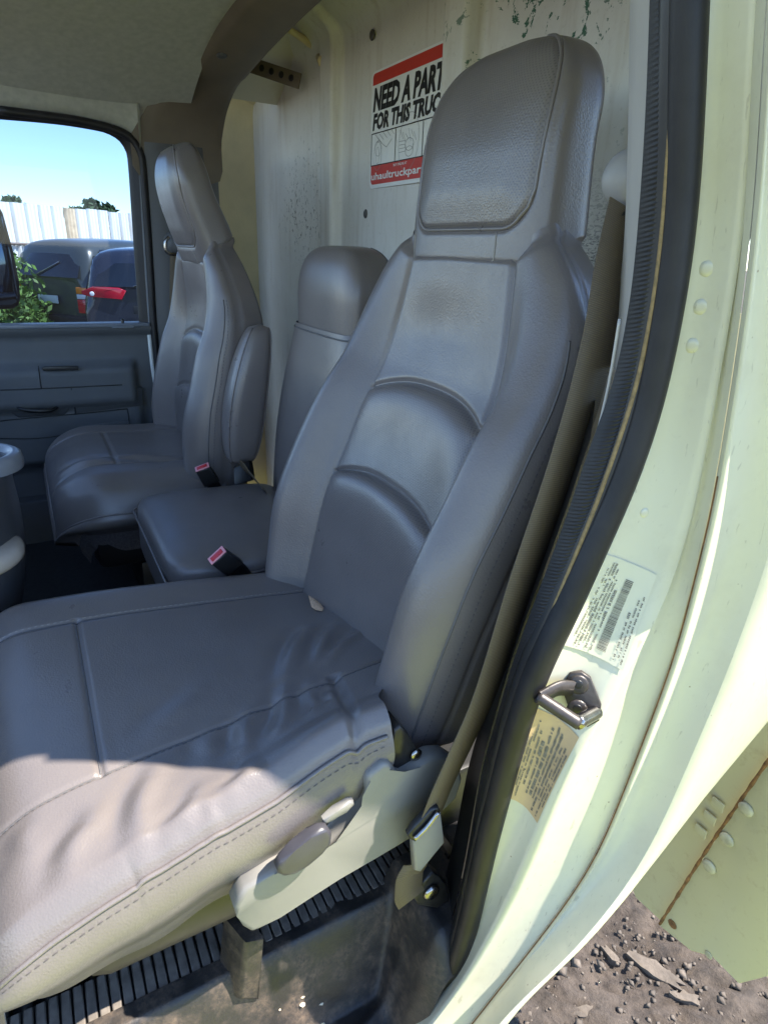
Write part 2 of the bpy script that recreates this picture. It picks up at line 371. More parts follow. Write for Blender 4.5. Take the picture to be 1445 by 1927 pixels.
def text_obj(name, txt, origin, right, up, height, width, mat, parent, shear=0, bold=0., lift=.0006):
    """flat lettering fitted to a width and a cap height"""
    cu = bpy.data.curves.new(name, 'FONT'); cu.body = txt; cu.size = 1.0; cu.offset = bold; cu.resolution_u = 2
    tmp = bpy.data.objects.new('tmp_text', cu); COL.objects.link(tmp); dg = bpy.context.evaluated_depsgraph_get()
    me0 = bpy.data.meshes.new_from_object(tmp.evaluated_get(dg)); bpy.data.objects.remove(tmp)
    V = np.zeros(len(me0.vertices)*3); me0.vertices.foreach_get('co', V); V = V.reshape(-1, 3); Fc = [list(p.vertices) for p in me0.polygons]
    bpy.data.meshes.remove(me0); bpy.data.curves.remove(cu)
    lo = V.min(0); hi = V.max(0); base_y = 0.0; cap = .69
    X = (V[:, 0]-lo[0])/(hi[0]-lo[0])*width; Y = V[:, 1]/cap*height; X = X+shear*Y
    right = np.asarray(right, float); up = np.asarray(up, float); nn = np.cross(right, up)
    W = np.asarray(origin)+X[:, None]*right+Y[:, None]*up+lift*nn
    return O(name, W, Fc, mat, parent, False)

# ================================================================== THE SETTING: ground, then the truck cab
GZ = -0.75
def noise2(x, y, s=0):
    r = np.zeros_like(x)
    for k, (fx, fy, a) in enumerate([(7, 3, .5), (-5, 9, .45), (17, 11, .28), (-23, 15, .2), (41, -33, .12), (61, 47, .08), (-97, 71, .05)]):
        r = r+a*np.sin(fx*x+fy*y+1.7*k+s)*np.cos(.6*fy*x-.8*fx*y+2.3*k)
    return r
gx = np.r_[-250, -60, -12, -3, -1, np.linspace(0, 2.6, 120), 4, 8, 14, 40, 120, 300]; gy = np.r_[-300, -90, -25, -8, -4.5, np.linspace(-3.2, -.3, 130), 1, 4, 12, 50, 250]
GX, GY = np.meshgrid(gx, gy)
near = np.exp(-((GX-.9)/1.0)**6-((GY+1.6)/1.3)**6)
GP = np.stack([GX, GY, GZ+near*(.014*noise2(GX*1.2, GY*1.2)+.006*rng.normal(size=GX.shape))], -1)
ground = grid('ground', GP, M['ground'], base=(0, 0, GZ)); tag(ground, 'brown stony dirt yard under and around the truck', kind='structure')

cab = thing('truck_cab', (1.2, 0, 0), 'white painted truck cab interior and body around the grey seats', 'truck')
WY = -.80
# ---- rear bulkhead wall with pressed ribs
def wall_y(x, z):
    y = np.full_like(x, WY)
    for xc, hw, h in ((1.745, .050, .030), (1.158, .050, .034)):
        d = np.abs(x-xc); y = y+h*smooth01((hw-d)/.018)
    y = y-.004*np.sin(x*9)*np.sin(z*5)
    y = y+.10*smooth01((z-1.44)/.10)**2                     # sweeps forward into the ceiling
    return y
wx = np.linspace(.52, 2.44, 360); wz = np.linspace(.0, 1.55, 90); WX, WZ = np.meshgrid(wx, wz)
grid('rear_wall', np.stack([WX, wall_y(WX, WZ), WZ], -1), M['wall'], cab)['label'] = 'grimy off-white ribbed bulkhead wall behind the seats'
wallo = bpy.data.objects['rear_wall']
for p in ((702, 65), (690, 402)):
    q = at(*p, 1, WY); disc('rivet', (q[0], WY+.001, q[2]), (0, 1, 0), .011, .005, M['rivet'], wallo)
# small dents/rows of rivets on sheet joint low right
for k in range(4):
    q = at(1102+k*0, 470+k*0, 1, WY)
# cream side return panel from the bulkhead corner to the pillar, curving into the roof
def cream_pt(s, z):        # s 0 = bulkhead corner, 1 = pillar trim
    x = 2.43-.05*s**2+.012*np.sin(s*3); y = WY+.24*s
    c = smooth01((z-1.36)/.16)
    return x-.30*c*c*(z-1.30)*2.2, y, z-.02*c
S, Zs = np.meshgrid(np.linspace(-.02, 1.05, 24), np.linspace(0, 1.56, 60)); X_, Y_, Z_ = cream_pt(S, Zs)
grid('side_return_panel', np.stack([X_, Y_, Z_], -1), M['wall_cream'], cab)
# ceiling sheet over the gap between header trim and bulkhead
cx_, cy_ = np.meshgrid(np.linspace(.34, 2.46, 60), np.linspace(-.86, -.52, 24))
grid('ceiling_sheet', np.stack([cx_, cy_, 1.50+.03*np.sin((cy_+.86)/.34*np.pi)-.10*smooth01((cx_-2.12)/.34)], -1), M['wall_cream'], cab)
# pressed ridge in the ceiling running to the wall rib
rp = [(at(*p, 2, z)) for p, z in (((545, 55), 1.49), ((575, 75), 1.485), ((600, 98), 1.47))]+[at(608, 115, 1, -.775)]
tube('ceiling_ridge', resample(rp, 12), np.linspace(.008, .014, 12), M['wall_cream'], cab, 8)
# perforated bracket under the ceiling
b0 = at(455, 115, 1, -.66); b1 = at(566, 152, 1, -.775)
dv = (b1-b0); L_ = np.linalg.norm(dv); dv /= L_; upv = np.array([0, 0, 1.]); upv = upv-dv*(upv@dv); upv /= np.linalg.norm(upv); nb = np.cross(dv, upv)
brk = prism('bracket', [b0-upv*.02, b1-upv*.02, b1+upv*.018, b0+upv*.018], nb, .006, M['trim_brown'], cab, .0015)
for k in range(5):
    c = b0+dv*L_*(.2+.165*k); disc('hole', c+nb*(.006 if nb[0] < 0 else -.0005), nb if nb[0] < 0 else -nb, .009, .0015, M['black'], brk, 10)
# ---- headliner (cloth), door header, header trim band
def roof_z(x):
    t = np.abs(x-1.24)/.90; return 1.455-.16*np.clip(t, 0, 1.05)**3.2
hx = np.linspace(.50, 2.135, 60); hy = np.linspace(-.50, .20, 40); HX, HY = np.meshgrid(hx, hy)
HZ = roof_z(HX)-.015*smooth01((HY-.08)/.12)+.004*np.sin(HX*6+HY*4)
grid('headliner', np.stack([HX, HY, HZ], -1), M['headliner'], cab)
ry_ = np.linspace(-.90, .22, 60); shade_xe = pinterp(ry_, [-.92, -.84, -.78, -.645, -.60, -.572, -.525, -.461, -.373, .46], [.32, .31, .10, .13, .163, .195, .239, .293, .335, .345])  # edge flared past the cab body, an unseen overhang added to shade seat and pillar
RS = []
for y, e in zip(ry_, shade_xe):
    lift = .02+.10*float(smooth01((-.46-y)/.06)); row = []
    for t in np.linspace(0, 1, 40):
        x = e+(2.19-e)*t; z = float(roof_z(np.array(x)))+lift; k = float(smooth01((x-e)/.10)); row.append((x, y, 1.30*(1-k)+max(z, 1.30)*k))
    RS.append(row)
grid('roof_shade_skin', np.array(RS), M['paint'], cab)
# header trim: a moulded band across the roof that turns down into the passenger pillar
def band_path(y_off, lift, y_end):
    pts = []
    for x in np.linspace(.42, 1.95, 30): pts.append((x, y_off+(y_end-y_off)*.12*max(0, (x-1.5)/.45)**2, 1.452-lift-.05*max(0, (x-1.3)/.65)**2))
    for t in np.linspace(.1, 1, 22):
        a = t*np.pi/2; pts.append((1.95+.15*np.sin(a), y_off+(y_end-y_off)*(.12+.88*t**1.3), 1.402-lift-.17*(1-np.cos(a))))
    for z in np.linspace(1.22, 1.16, 5)-lift: pts.append((2.102, y_end, z))
    return resample(np.array(pts), 70)
prof = [(-.495, -.012, -.335), (-.502, .010, -.350), (-.515, .016, -.370), (-.57, .020, -.47), (-.615, .018, -.555), (-.632, .008, -.582), (-.640, -.02, -.592), (-.640, -.06, -.592)]
BP = np.stack([band_path(y, l, e) for y, l, e in prof], 1)
band = grid('header_trim', BP, M['trim_brown'], cab)
for p in ((377, 47), (323, 133)):
    i = np.argmin([np.linalg.norm((np.array([CXP+F_PX*((RC.T@(v-CAM))[0]/-(RC.T@(v-CAM))[2]), CYP-F_PX*((RC.T@(v-CAM))[1]/-(RC.T@(v-CAM))[2])])-p)) for v in BP[:, 3]])
    v = BP[i, 2]*.7+BP[i, 3]*.3; disc('trim_fastener', v+np.array([0, 0, -.001]), (-.3, 0, -1), .013, .004, M['trim'], band)
# ---- passenger pillar trim
pts_o = []
PX = 2.10
pil = []
for z in np.linspace(.05, 1.235, 40):
    yf = -.345-.012*smooth01((z-.75)/.4); yr = -.56-.02*smooth01((.6-z)/.5)
    PX = 2.10-.07*float(smooth01((z-1.22)/.18))
    pil.append([(PX+.05, yf+.004, z), (PX+.012, yf, z), (PX, yf-.015, z), (PX-.006, yf-.06, z), (PX-.01, (yf+yr)/2, z), (PX-.004, yr+.03, z), (PX+.02, yr, z), (PX+.16, yr-.06, z)])
grid('pillar_trim', np.array(pil), M['trim'], cab)
# passenger door seal rubber loop and painted edge
sp = [at(x, y, 0, 2.105) for x, y in ((0, 207), (120, 222), (200, 238), (245, 258), (268, 300), (276, 400), (284, 520), (290, 620), (300, 720), (312, 830), (318, 900))]
tube('passenger_door_seal', resample(sp, 70), .011, M['rubber'], cab, 8)
# floor
box('floor', (.57, -.80, .03), (2.16, .85, .08), M['carpet_dark'], cab, .004)
box('seat_riser', (.60, -.62, .08), (.92, -.18, .20), M['black'], cab, .01)
box('seat_riser', (1.52, -.62, .08), (1.92, -.16, .22), M['black'], cab, .01)
box('firewall', (.45, .80, .08), (2.16, .86, .70), M['black'], cab, .01)
box('dashboard', (.50, .50, .48), (2.12, .80, .74), M['trim'], cab, .06, 4)
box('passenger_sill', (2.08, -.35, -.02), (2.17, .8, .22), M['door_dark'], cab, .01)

# ---- driver's side pillar: jamb sheet metal, swept through measured lines
def poly3(px, xs):
    px = np.array(px, float); n = len(px); xs = np.asarray(xs, float)
    xx = np.interp(np.linspace(0, 1, n), np.linspace(0, 1, len(xs)), xs)
    return np.array([at(p[0], p[1], 0, x) for p, x in zip(px, xx)])
S0px = [(1226, -160), (1222, 0), (1215, 200), (1202, 400), (1185, 571), (1154, 725), (1113, 828), (1072, 955), (1034, 1058), (995, 1160), (960, 1260), (935, 1350), (907, 1447), (878, 1613), (850, 1741), (817, 1850), (774, 1921), (700, 2000)]
P1px = [(1318, -160), (1315, 0), (1310, 200), (1301, 400), (1281, 554), (1240, 770), (1205, 880), (1150, 1000), (1081, 1149), (1028, 1247), (990, 1352), (960, 1462), (922, 1597), (902, 1684), (874, 1793), (855, 1841), (788, 1912), (715, 1990)]
PRpx = [(1424, -160), (1420, 0), (1404, 400), (1380, 554), (1343, 742), (1325, 845), (1285, 1050), (1213, 1210), (1126, 1337), (1070, 1431), (1025, 1545), (987, 1637), (959, 1694), (916, 1770), (870, 1850), (820, 1920), (740, 2010)]
P3px = [(1450, -160), (1445, 0), (1425, 400), (1392, 650), (1360, 850), (1340, 983), (1307, 1088), (1281, 1216), (1239, 1322), (1202, 1424), (1164, 1518), (1134, 1597), (1092, 1670), (1035, 1745), (985, 1810), (920, 1890), (850, 1980)]
PBpx = [(1565, -160), (1560, 0), (1550, 300), (1530, 600), (1500, 850), (1445, 1055), (1398, 1186), (1353, 1307), (1300, 1424), (1262, 1518), (1224, 1597), (1160, 1700), (1090, 1775), (1050, 1830), (985, 1870), (890, 1990)]
K = 90
S0 = resample(poly3(S0px, [.40, .395, .39, .39, .395, .405, .42, .43, .45]), K)
P1 = resample(poly3(P1px, [.372, .365, .36, .36, .365, .375, .39, .40, .42]), K)
PR = resample(poly3(PRpx, [.335, .332, .33, .33, .332, .34, .355, .375, .39]), K)
P3 = resample(poly3(P3px, [.318, .315, .312, .312, .314, .32, .33, .345, .36]), K)
PB = resample(poly3(PBpx, [.29, .287, .285, .284, .284, .286, .29, .30, .32]), K)
def extend_up(Q): return np.vstack([Q[:1]+np.array([[.012, .02, .16]]), Q[:1]+np.array([[.004, .008, .08]]), Q])
S0, P1, PR, P3, PB = [extend_up(q) for q in (S0, P1, PR, P3, PB)]; K += 2
def relax(Q, n=14):
    Q = Q.copy()
    for k in range(n): Q[1:-1] = .25*Q[:-2]+.5*Q[1:-1]+.25*Q[2:]
    return Q
S0, P1, PR, P3, PB = relax(S0, 6), relax(P1, 6), relax(PR, 40), relax(P3, 30), relax(PB, 30)
def cross_loft(lines, names, bulge):
    rows = []
    for i in range(len(lines)-1):
        A, B = lines[i], lines[i+1]; n = 7
        for k in range(n+(i == len(lines)-2)):
            t = k/n; s = A*(1-t)+B*t; rows.append(s+bulge[i]*np.sin(np.pi*t)*NRM)
    return np.stack(rows, 1)
NRM = np.array([-.85, .5, .05]); NRM /= np.linalg.norm(NRM)
inner = P1+np.array([.05, -.03, 0])
jam = cross_loft([inner, P1, PR+NRM*.004, P3-NRM*.005], None, [0, -.011, -.010])
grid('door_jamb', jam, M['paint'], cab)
jam2 = cross_loft([P3-NRM*.005+np.array([.0, -.001, 0]), P3+NRM*.004, PB], None, [0, -.014])
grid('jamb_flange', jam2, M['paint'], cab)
tube('jamb_seam_sealer', P3[30:]+NRM*-.0018, .0008, M['rust'], cab, 6)
# rolled outer edge and quarter skin running rearwards
skin = [PB]
for dy, dx in ((-.006, -.004), (-.016, -.006), (-.03, -.006), (-.07, -.004), (-.14, .0), (-.25, .002), (-.40, .004)):
    Q = PB.copy(); Q[:, 1] += dy; Q[:, 0] += dx; Q[:, 2] += -dy*.80*smooth01((.66-PB[:, 2])/.34); skin.append(Q)
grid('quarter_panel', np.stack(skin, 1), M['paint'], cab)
# a lower flange that closes the sill under the jamb
low = [np.array([at(*p, 0, x) for p, x in (((700, 2010), .42), ((788, 1935), .40), ((878, 1921), .34), ((940, 1858), .315), ((997, 1858), .30), ((1044, 1856), .285))])]
from mathutils.bvhtree import BVHTree
def bvh_of(*arrs):
    V = []; Fc = []
    for a in arrs:
        b = len(V); V += [tuple(p) for p in a.reshape(-1, 3)]; Fc += [[int(i)+b for i in f] for f in grid_faces(a.shape[0], a.shape[1]).reshape(-1, 4)]
    return BVHTree.FromPolygons(V, Fc)
JB = bvh_of(jam, jam2)
def on_surf(tree, px, py, lift=0.):
    w = ray(px, py); w = w/np.linalg.norm(w); loc, nor, i, d = tree.ray_cast(Vector(CAM), Vector(w))
    if loc is None: return None, None
    n = np.array(nor); n = n if n@w < 0 else -n
    return np.array(loc)+n*lift, n
# three spot-weld bumps, plug
for p in ((1330, 505), (1318, 577), (1302, 650)):
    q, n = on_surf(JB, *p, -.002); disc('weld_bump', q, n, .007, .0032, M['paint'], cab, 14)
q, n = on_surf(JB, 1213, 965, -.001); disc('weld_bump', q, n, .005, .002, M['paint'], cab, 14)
# ---- door weather seal: ribbed lip, cord, channel, round bulb
sealo = None
bulb = (S0*.27+P1*.73)+NRM*.006
sealo = tube('door_seal', bulb, .0135, M['rubber'], cab, 12)
ch = (S0*.52+P1*.48)+NRM*.002; tube('seal_channel', ch, .011, M['black'], sealo, 8)
tube('seal_cord', (S0*.62+P1*.38)+NRM*.012, .0022, M['rubber_cord'], sealo, 6)
lipA = S0+NRM*.000; lipB = (S0*.60+P1*.40)+NRM*.008
fine = 2400; la = resample(lipA, fine); lb = resample(lipB, fine)
rip = .00045*np.sin(np.arange(fine)*2*np.pi/6.0)
LP = np.stack([la*(1-t)+lb*t+NRM*(.007*np.sin(np.pi*t)+rip[:, None]*min(1, t*2.2)) for t in np.linspace(0, 1, 7)], 1)
grid('ribbed_lip', LP, M['rubber'], sealo)
# ---- interior pillar trim (light grey strip, dark lower moulding)
T0 = resample(poly3([(1187, -160), (1185, 0), (1180, 300), (1174, 450), (1164, 560), (1150, 680)], [.45, .45, .45, .45, .45, .45]), 40)
T1 = resample(poly3([(1228, -160), (1224, 0), (1216, 200), (1204, 400), (1187, 571), (1160, 700)], [.405, .40, .395, .395, .40, .41]), 40)
T2 = T0+np.array([.05, -.06, 0])
grid('pillar_trim_strip', np.stack([T2, T0+np.array([.006, -.01, 0]), T0, T0*.6+T1*.4, T1], 1), M['trim_light'], cab)
D0 = resample(poly3([(1150, 600), (1130, 700), (1085, 850), (1030, 1010), (965, 1180), (905, 1360), (880, 1450), (850, 1600), (820, 1720), (790, 1800)], [.50, .50, .50, .50, .49, .49, .49, .49, .48, .47]), 40)
D1 = S0[np.linspace(int(K*.30), K-6, 40).astype(int)]+np.array([.006, -.004, 0])
D2 = D0+np.array([.06, -.12, 0])
grid('lower_pillar_trim', np.stack([D2, D0, D0*.5+D1*.5+NRM*-.012, D1], 1), M['black'], cab)
tube('trim_edge_bead', resample(poly3([(1166, 600), (1150, 700), (1128, 800), (1096, 900), (1070, 970)], [.40]), 30), .0016, M['trim_light'], cab, 6)

# ---- door striker
sc, SN = on_surf(JB, 1090, 1310)
stk = thing('door_striker', tuple(sc), 'dark steel door striker loop bolted to the painted pillar', 'striker')
def PL(px, py, off=0.):            # sight line meets the plate's plane, off metres proud of it
    w = ray(px, py); o = sc+SN*off; return CAM+w*(((o-CAM)@SN)/(w@SN))
plate = [PL(*p, .001) for p in ((1057, 1290), (1072, 1262), (1094, 1260), (1111, 1272), (1131, 1322), (1127, 1352), (1105, 1364), (1075, 1345))]
prism('plate', plate, SN, .007, M['striker'], stk, .0015)
for p in ((1088, 1288), (1086, 1334)):
    bo = disc('bolt', PL(*p, .007), SN, .0105, .003, M['striker'], stk, 14); disc('socket', PL(*p, .0096), SN, .005, .001, M['black'], bo, 8)
# flat bent bar: leaves the plate, runs out, turns along the pillar, comes back as the worn pin
STRIKER = [PL(1080, 1296, .007), PL(1050, 1296, .022), PL(1016, 1314, .036), PL(1086, 1360, .036), PL(1122, 1340, .006)]
# ---- data labels stuck on the jamb
def jamb_frame(px_pts, xs):
    return [on_surf(JB, *p, .0012)[0] for p in px_pts]
def label_sheet(name, quad, mat, text, cat):
    root = thing(name, tuple(np.mean(quad, 0)), text, cat)
    q = np.array(quad); U, Vv = np.meshgrid(np.linspace(0, 1, 14), np.linspace(0, 1, 14))
    P = (q[0]*(1-U[..., None])+q[1]*U[..., None])*(1-Vv[..., None])+(q[3]*(1-U[..., None])+q[2]*U[..., None])*Vv[..., None]
    P = drape(P, .0012); grid('film', P, mat, root); return root, q
def drape(P, lift):
    Q = np.array(P, float); sh = Q.shape; Q = Q.reshape(-1, 3)
    for i in range(len(Q)):
        loc, nor, k, d = JB.find_nearest(Vector(Q[i])); n = np.array(nor); n = n if n@NRM > 0 else -n; Q[i] = np.array(loc)+n*lift
    return Q.reshape(sh)
def micro_lines(root, q, rows, mat, seed, lift=.0008):
    """rows of print too small to read: irregular word-sized marks"""
    r = random.Random(seed); V = []; Fc = []; nn = np.cross(q[1]-q[0], q[3]-q[0]); nn /= np.linalg.norm(nn); nn = nn if nn@NRM > 0 else -nn
    def pt(u, v): return (q[0]*(1-u)+q[1]*u)*(1-v)+(q[3]*(1-u)+q[2]*u)*v+nn*lift
    for u0, u1, v0, v1 in rows:
        v = v0
        while v < v1:
            w = r.uniform(.010, .022)
            if r.random() < .80:
                b = len(V); ju = r.uniform(-.003, .003); V += [pt(u0+ju, v), pt(u1+ju, v), pt(u1+ju, v+w*.72), pt(u0+ju, v+w*.72)]; Fc.append([b, b+1, b+2, b+3])
            v += w
    V = drape(np.array(V), .0020)
    return tag(O('print_marks', V, Fc, mat, root, False), kind='stuff')
qa = jamb_frame([(1139, 1042), (1236, 1082), (1172, 1262), (1052, 1212)], [.3605, .343, .343, .362])
lab1, qa = label_sheet('data_label', qa, M['label_pale'], 'pale data label with long barcode and tiny black print on the pillar above the striker', 'label')
micro_lines(lab1, qa, [(.18, .205, .12, .85), (.25, .275, .05, .3), (.25, .275, .42, .95), (.31, .335, .05, .95), (.37, .395, .1, .9), (.43, .455, .2, .95), (.49, .515, .30, .96), (.80, .825, .45, .96), (.86, .885, .30, .9), (.92, .945, .25, .96)], M['ink_grey'], 3)
# barcode
r_ = random.Random(5); V = []; Fc = []; v = .16
def ptq(q, u, v_, lift=.001): 
    return (q[0]*(1-u)+q[1]*u)*(1-v_)+(q[3]*(1-u)+q[2]*u)*v_+NRM*lift
while v < .92:
    w = r_.choice([.004, .006, .010]); b = len(V)
    V += [ptq(qa, .575, v), ptq(qa, .69, v), ptq(qa, .69, v+w), ptq(qa, .575, v+w)]; Fc.append([b, b+1, b+2, b+3]); v += w+r_.choice([.004, .006])
V = drape(np.array(V), .0020); O('barcode', V, Fc, M['ink_grey'], lab1, False)
qb = jamb_frame([(1006, 1330), (1090, 1388), (1012, 1549), (953, 1500)], [.372, .352, .358, .378])
lab2, qb = label_sheet('certification_label', qb, M['label_tan'], 'yellowed tan certification label with rows of dark print below the striker', 'label')
micro_lines(lab2, qb, [(.06+.085*k, .105+.085*k, r_.uniform(.04, .3), r_.uniform(.75, .97)) for k in range(11)], M['ink_grey'], 9)

# ================================================================== UPHOLSTERY
SEAMW = .0035
def make_back(root, cx, tf, res, far_sign=1):
    """backrest surface in seat coordinates; tf(points)->world"""
    zsp = [.30, .36, .44, .55, .64, .70, .76, .82, .90, .965, 1.0]; ysp = [-.32, -.328, -.345, -.372, -.404, -.430, -.457, -.484, -.503, -.510, -.512]
    bottom, top = .375, .968
    top = .988
    z0 = np.concatenate([np.linspace(bottom, .665, int(res*.5), endpoint=False), np.linspace(.665, .800, int(res*.25), endpoint=False), np.linspace(.800, top, int(res*.28))])
    k2 = int(res*.5); k1 = k2+int(res*.25); Rn = len(z0)
    wz = lambda z: pinterp(z, [.30, .375, .41, .50, .62, .75, .84, .89, .93, .955, .968, 1.0], [.21, .220, .238, .250, .255, .253, .246, .234, .206, .175, .158, .138])
    wi = lambda z: pinterp(z, [.30, .44, .60, .75, .85, .93, .968], [.140, .148, .152, .148, .138, .122, .115])
    bz = lambda z: pinterp(z, [.30, .375, .45, .60, .75, .86, .93, .968], [.03, .040, .050, .058, .048, .026, .008, .0])
    nI = int(res*.42); nB = max(8, res//14); nO = max(8, res//16); nS = max(8, res//16); nK = 14
    q_in = np.linspace(-1, 1, nI+1)
    cols = []
    for s in (-1, 1): pass
    # column kinds around the ring: back(right half) -> side(+) ... build as list of (kind,param)
    ring = [('I', a) for a in q_in]
    ring += [('B', a) for a in np.linspace(0, .5, nB+1)[1:]]+[('O', a) for a in np.linspace(0, 1, nO+1)[1:]]+[('S', a) for a in np.linspace(0, 1, nS+1)[1:]]
    ring += [('K', a) for a in np.linspace(1, -1, nK+1)[1:-1]]
    left = [('S', a) for a in np.linspace(1, 0, nS+1)[:-1]]+[('O', a) for a in np.linspace(1, 0, nO+1)[:-1]]+[('B', a) for a in np.linspace(.5, 0, nB+1)[:-1]]
    Cn = len(ring)+len(left)
    P = np.zeros((Rn, Cn, 3)); UV = np.zeros((Rn, Cn, 2)); kinds = []
    for ci in range(Cn):
        if ci < len(ring): kd, a = ring[ci]; sg = 1
        else: kd, a = left[ci-len(ring)]; sg = -1
        kinds.append((kd, sg))
        z = z0.copy(); W = wz(z0); I = wi(z0); B = bz(z0); e = .018; D = pinterp(z0, [.30, .375, .8, .968], [.085, .09, .10, .075])
        arch = np.exp(-((z0-.735)/.13)**2)
        if kd == 'I':
            u = a*I; g = abs(a)**2.4; f = -.006*(1-a*a)*(1-smooth01((z0-.86)/.08))
        elif kd == 'B':
            u = I+(W-I)*a; g = 1-a*1.2; g = max(0, g); t = a/.5; f = B*smooth01(t)
        elif kd == 'O':
            th = a*np.pi/2; u = I+(W-I)*(.5+.5*np.sin(th)); g = .4*(1-a)*(1 if a < 1 else 0); f = (B+e)*np.cos(th)-e
        elif kd == 'S':
            u = W-.012*a**2; g = 0; f = -e-(D-e)*a
        else:
            u = np.abs(a)*(W-.014); g = 0; f = -D-.012*(1-abs(a)**4)
            sg = 1 if a >= 0 else -1
        if kd != 'I': u = u*sg
        z = z-.037*g*arch
        f = np.zeros(Rn)+f
        if kd == 'I':
            d1 = .800-z0; d2 = .665-z0; tp = 1-abs(a)**6
            f = f+np.where(d1 >= 0, .013*tp*(1-np.exp(-d1/.010))*np.exp(-(d1/.075)**2), 0)+np.where(d2 >= 0, .017*tp*(1-np.exp(-d2/.009))*np.exp(-(d2/.10)**2), 0)
            f = f-.0055*np.exp(-(d1/.0042)**2)-.0055*np.exp(-(d2/.0042)**2)
        # vertical seam grooves
        du = (1-abs(a))*I if kd == 'I' else ((u*sg-I) if kd in 'BO' else np.full(Rn, 9.))
        f = f-.006*np.exp(-(du/.0045)**2)
        if kd == 'S': 
            ds = (a-.22)*(D-e); f = f; u = u-sg*.003*np.exp(-(ds/.003)**2)
        # soft sag variation
        f = f+.0016*np.sin(u*31+z*17)*np.cos(z*23-u*11)*(kd in 'IBO')
        # rounded bottom end
        t = np.clip((.410-z0)/(.410-bottom), 0, 1); sc = np.sqrt(np.clip(1-(t*.985)**2.2, 0, 1))
        u = u*(.55+.45*sc); f = (f+.045)*(.25+.75*sc)-.045
        up_ = {'I': 0., 'B': .5*abs(a), 'O': .25+.45*a, 'S': .7+.3*a, 'K': 1.}[kd]*.042*smooth01((z0-.86)/.11)
        f = f-.012*smooth01((z0-.962)/.02)
        P[:, ci, 0] = cx+u; P[:, ci, 1] = pinterp(z, zsp, ysp)+.957*f; P[:, ci, 2] = z+.29*f-.014*t*t+up_
        UV[:, ci, 0] = u; UV[:, ci, 1] = z
    P = tf(P)
    reg = np.zeros((Rn-1, Cn), int)
    for ci in range(Cn):
        kd, sg = kinds[ci]; k2_, s2_ = kinds[(ci+1) % Cn]
        if kd == 'I' and k2_ == 'I': reg[:, ci] = np.where(np.arange(Rn-1) >= k1, 1, np.where(np.arange(Rn-1) >= k2, 2, 3))
        elif k2_ in 'KS' and kd in 'KS': reg[:, ci] = 6
        else: reg[:, ci] = 4 if (sg if ci < len(ring) else -1) > 0 else 5
        if ci == len(ring)+len(left)-1: reg[:, ci] = 5
    out, nr = split_grid(P, reg, {6: ('backrest', M['vinyl'], root), 1: ('upper_panel', M['vinyl'], 6), 2: ('lumbar_panel', M['vinyl_perf'], 6), 3: ('lower_panel', M['vinyl_low'], 6), 4: ('bolster', M['vinyl'], 6), 5: ('bolster', M['vinyl'], 6)}, close=True, uv=UV, flip=True)
    body = out[6]
    # seam threads in the grooves: arches + bolster joins + doubled side stitch
    def off(path, nn, d): return path+nn*d
    idx_R = nI; idx_L = 0
    for ci in (idx_L, idx_R): tube('seam', P[2:-1, ci]+nr[2:-1, ci]*-.0005, .0011, M['thread'], body, 5)
    for kk in (k1, k2): tube('seam', P[kk, 0:nI+1]-nr[kk, 0:nI+1]*.0005, .0011, M['thread'], body, 5)
    oidx = [i for i, (kd, sg) in enumerate(kinds) if kd == 'O' and sg == -1]          # runs from the side (a=1) to the crest (a=0)
    ii = oidx[int(len(oidx)*.30)]; jj = oidx[int(len(oidx)*.12)]; r0, r1 = 8, int(Rn*.86)
    tube('side_seam', P[r0:r1, ii]+nr[r0:r1, ii]*.0002, .0015, M['thread'], body, 5)
    stitch_run('stitching', P[r0:r1, jj]+nr[r0:r1, jj]*.0003, nr[r0:r1, jj], body)
    return body
def stitch_run(name, path, nn, parent, pitch=.0075, ln=.0045, w=.0016, mat=None, lift=.0006):
    s = np.r_[0, np.cumsum(np.linalg.norm(np.diff(path, axis=0), axis=1))]; V = []; Fc = []
    t = .002
    while t+ln < s[-1]:
        a = np.array([np.interp(t, s, path[:, k]) for k in range(3)]); b = np.array([np.interp(t+ln, s, path[:, k]) for k in range(3)])
        n = np.array([np.interp(t, s, nn[:, k]) for k in range(3)]); n /= np.linalg.norm(n)+1e-9; d = b-a; d /= np.linalg.norm(d)+1e-9; x = np.cross(d, n)
        i = len(V); V += [a-x*w/2+n*lift, a+x*w/2+n*lift, b+x*w/2+n*lift, b-x*w/2+n*lift, (a+b)/2+n*(lift+w*.6)]; Fc += [[i, i+1, i+4], [i+1, i+2, i+4], [i+2, i+3, i+4], [i+3, i, i+4]]; t += pitch
    if not V: return None
    o = O(name, V, Fc, mat or M['thread'], parent, True); o['kind'] = 'stuff'; return o

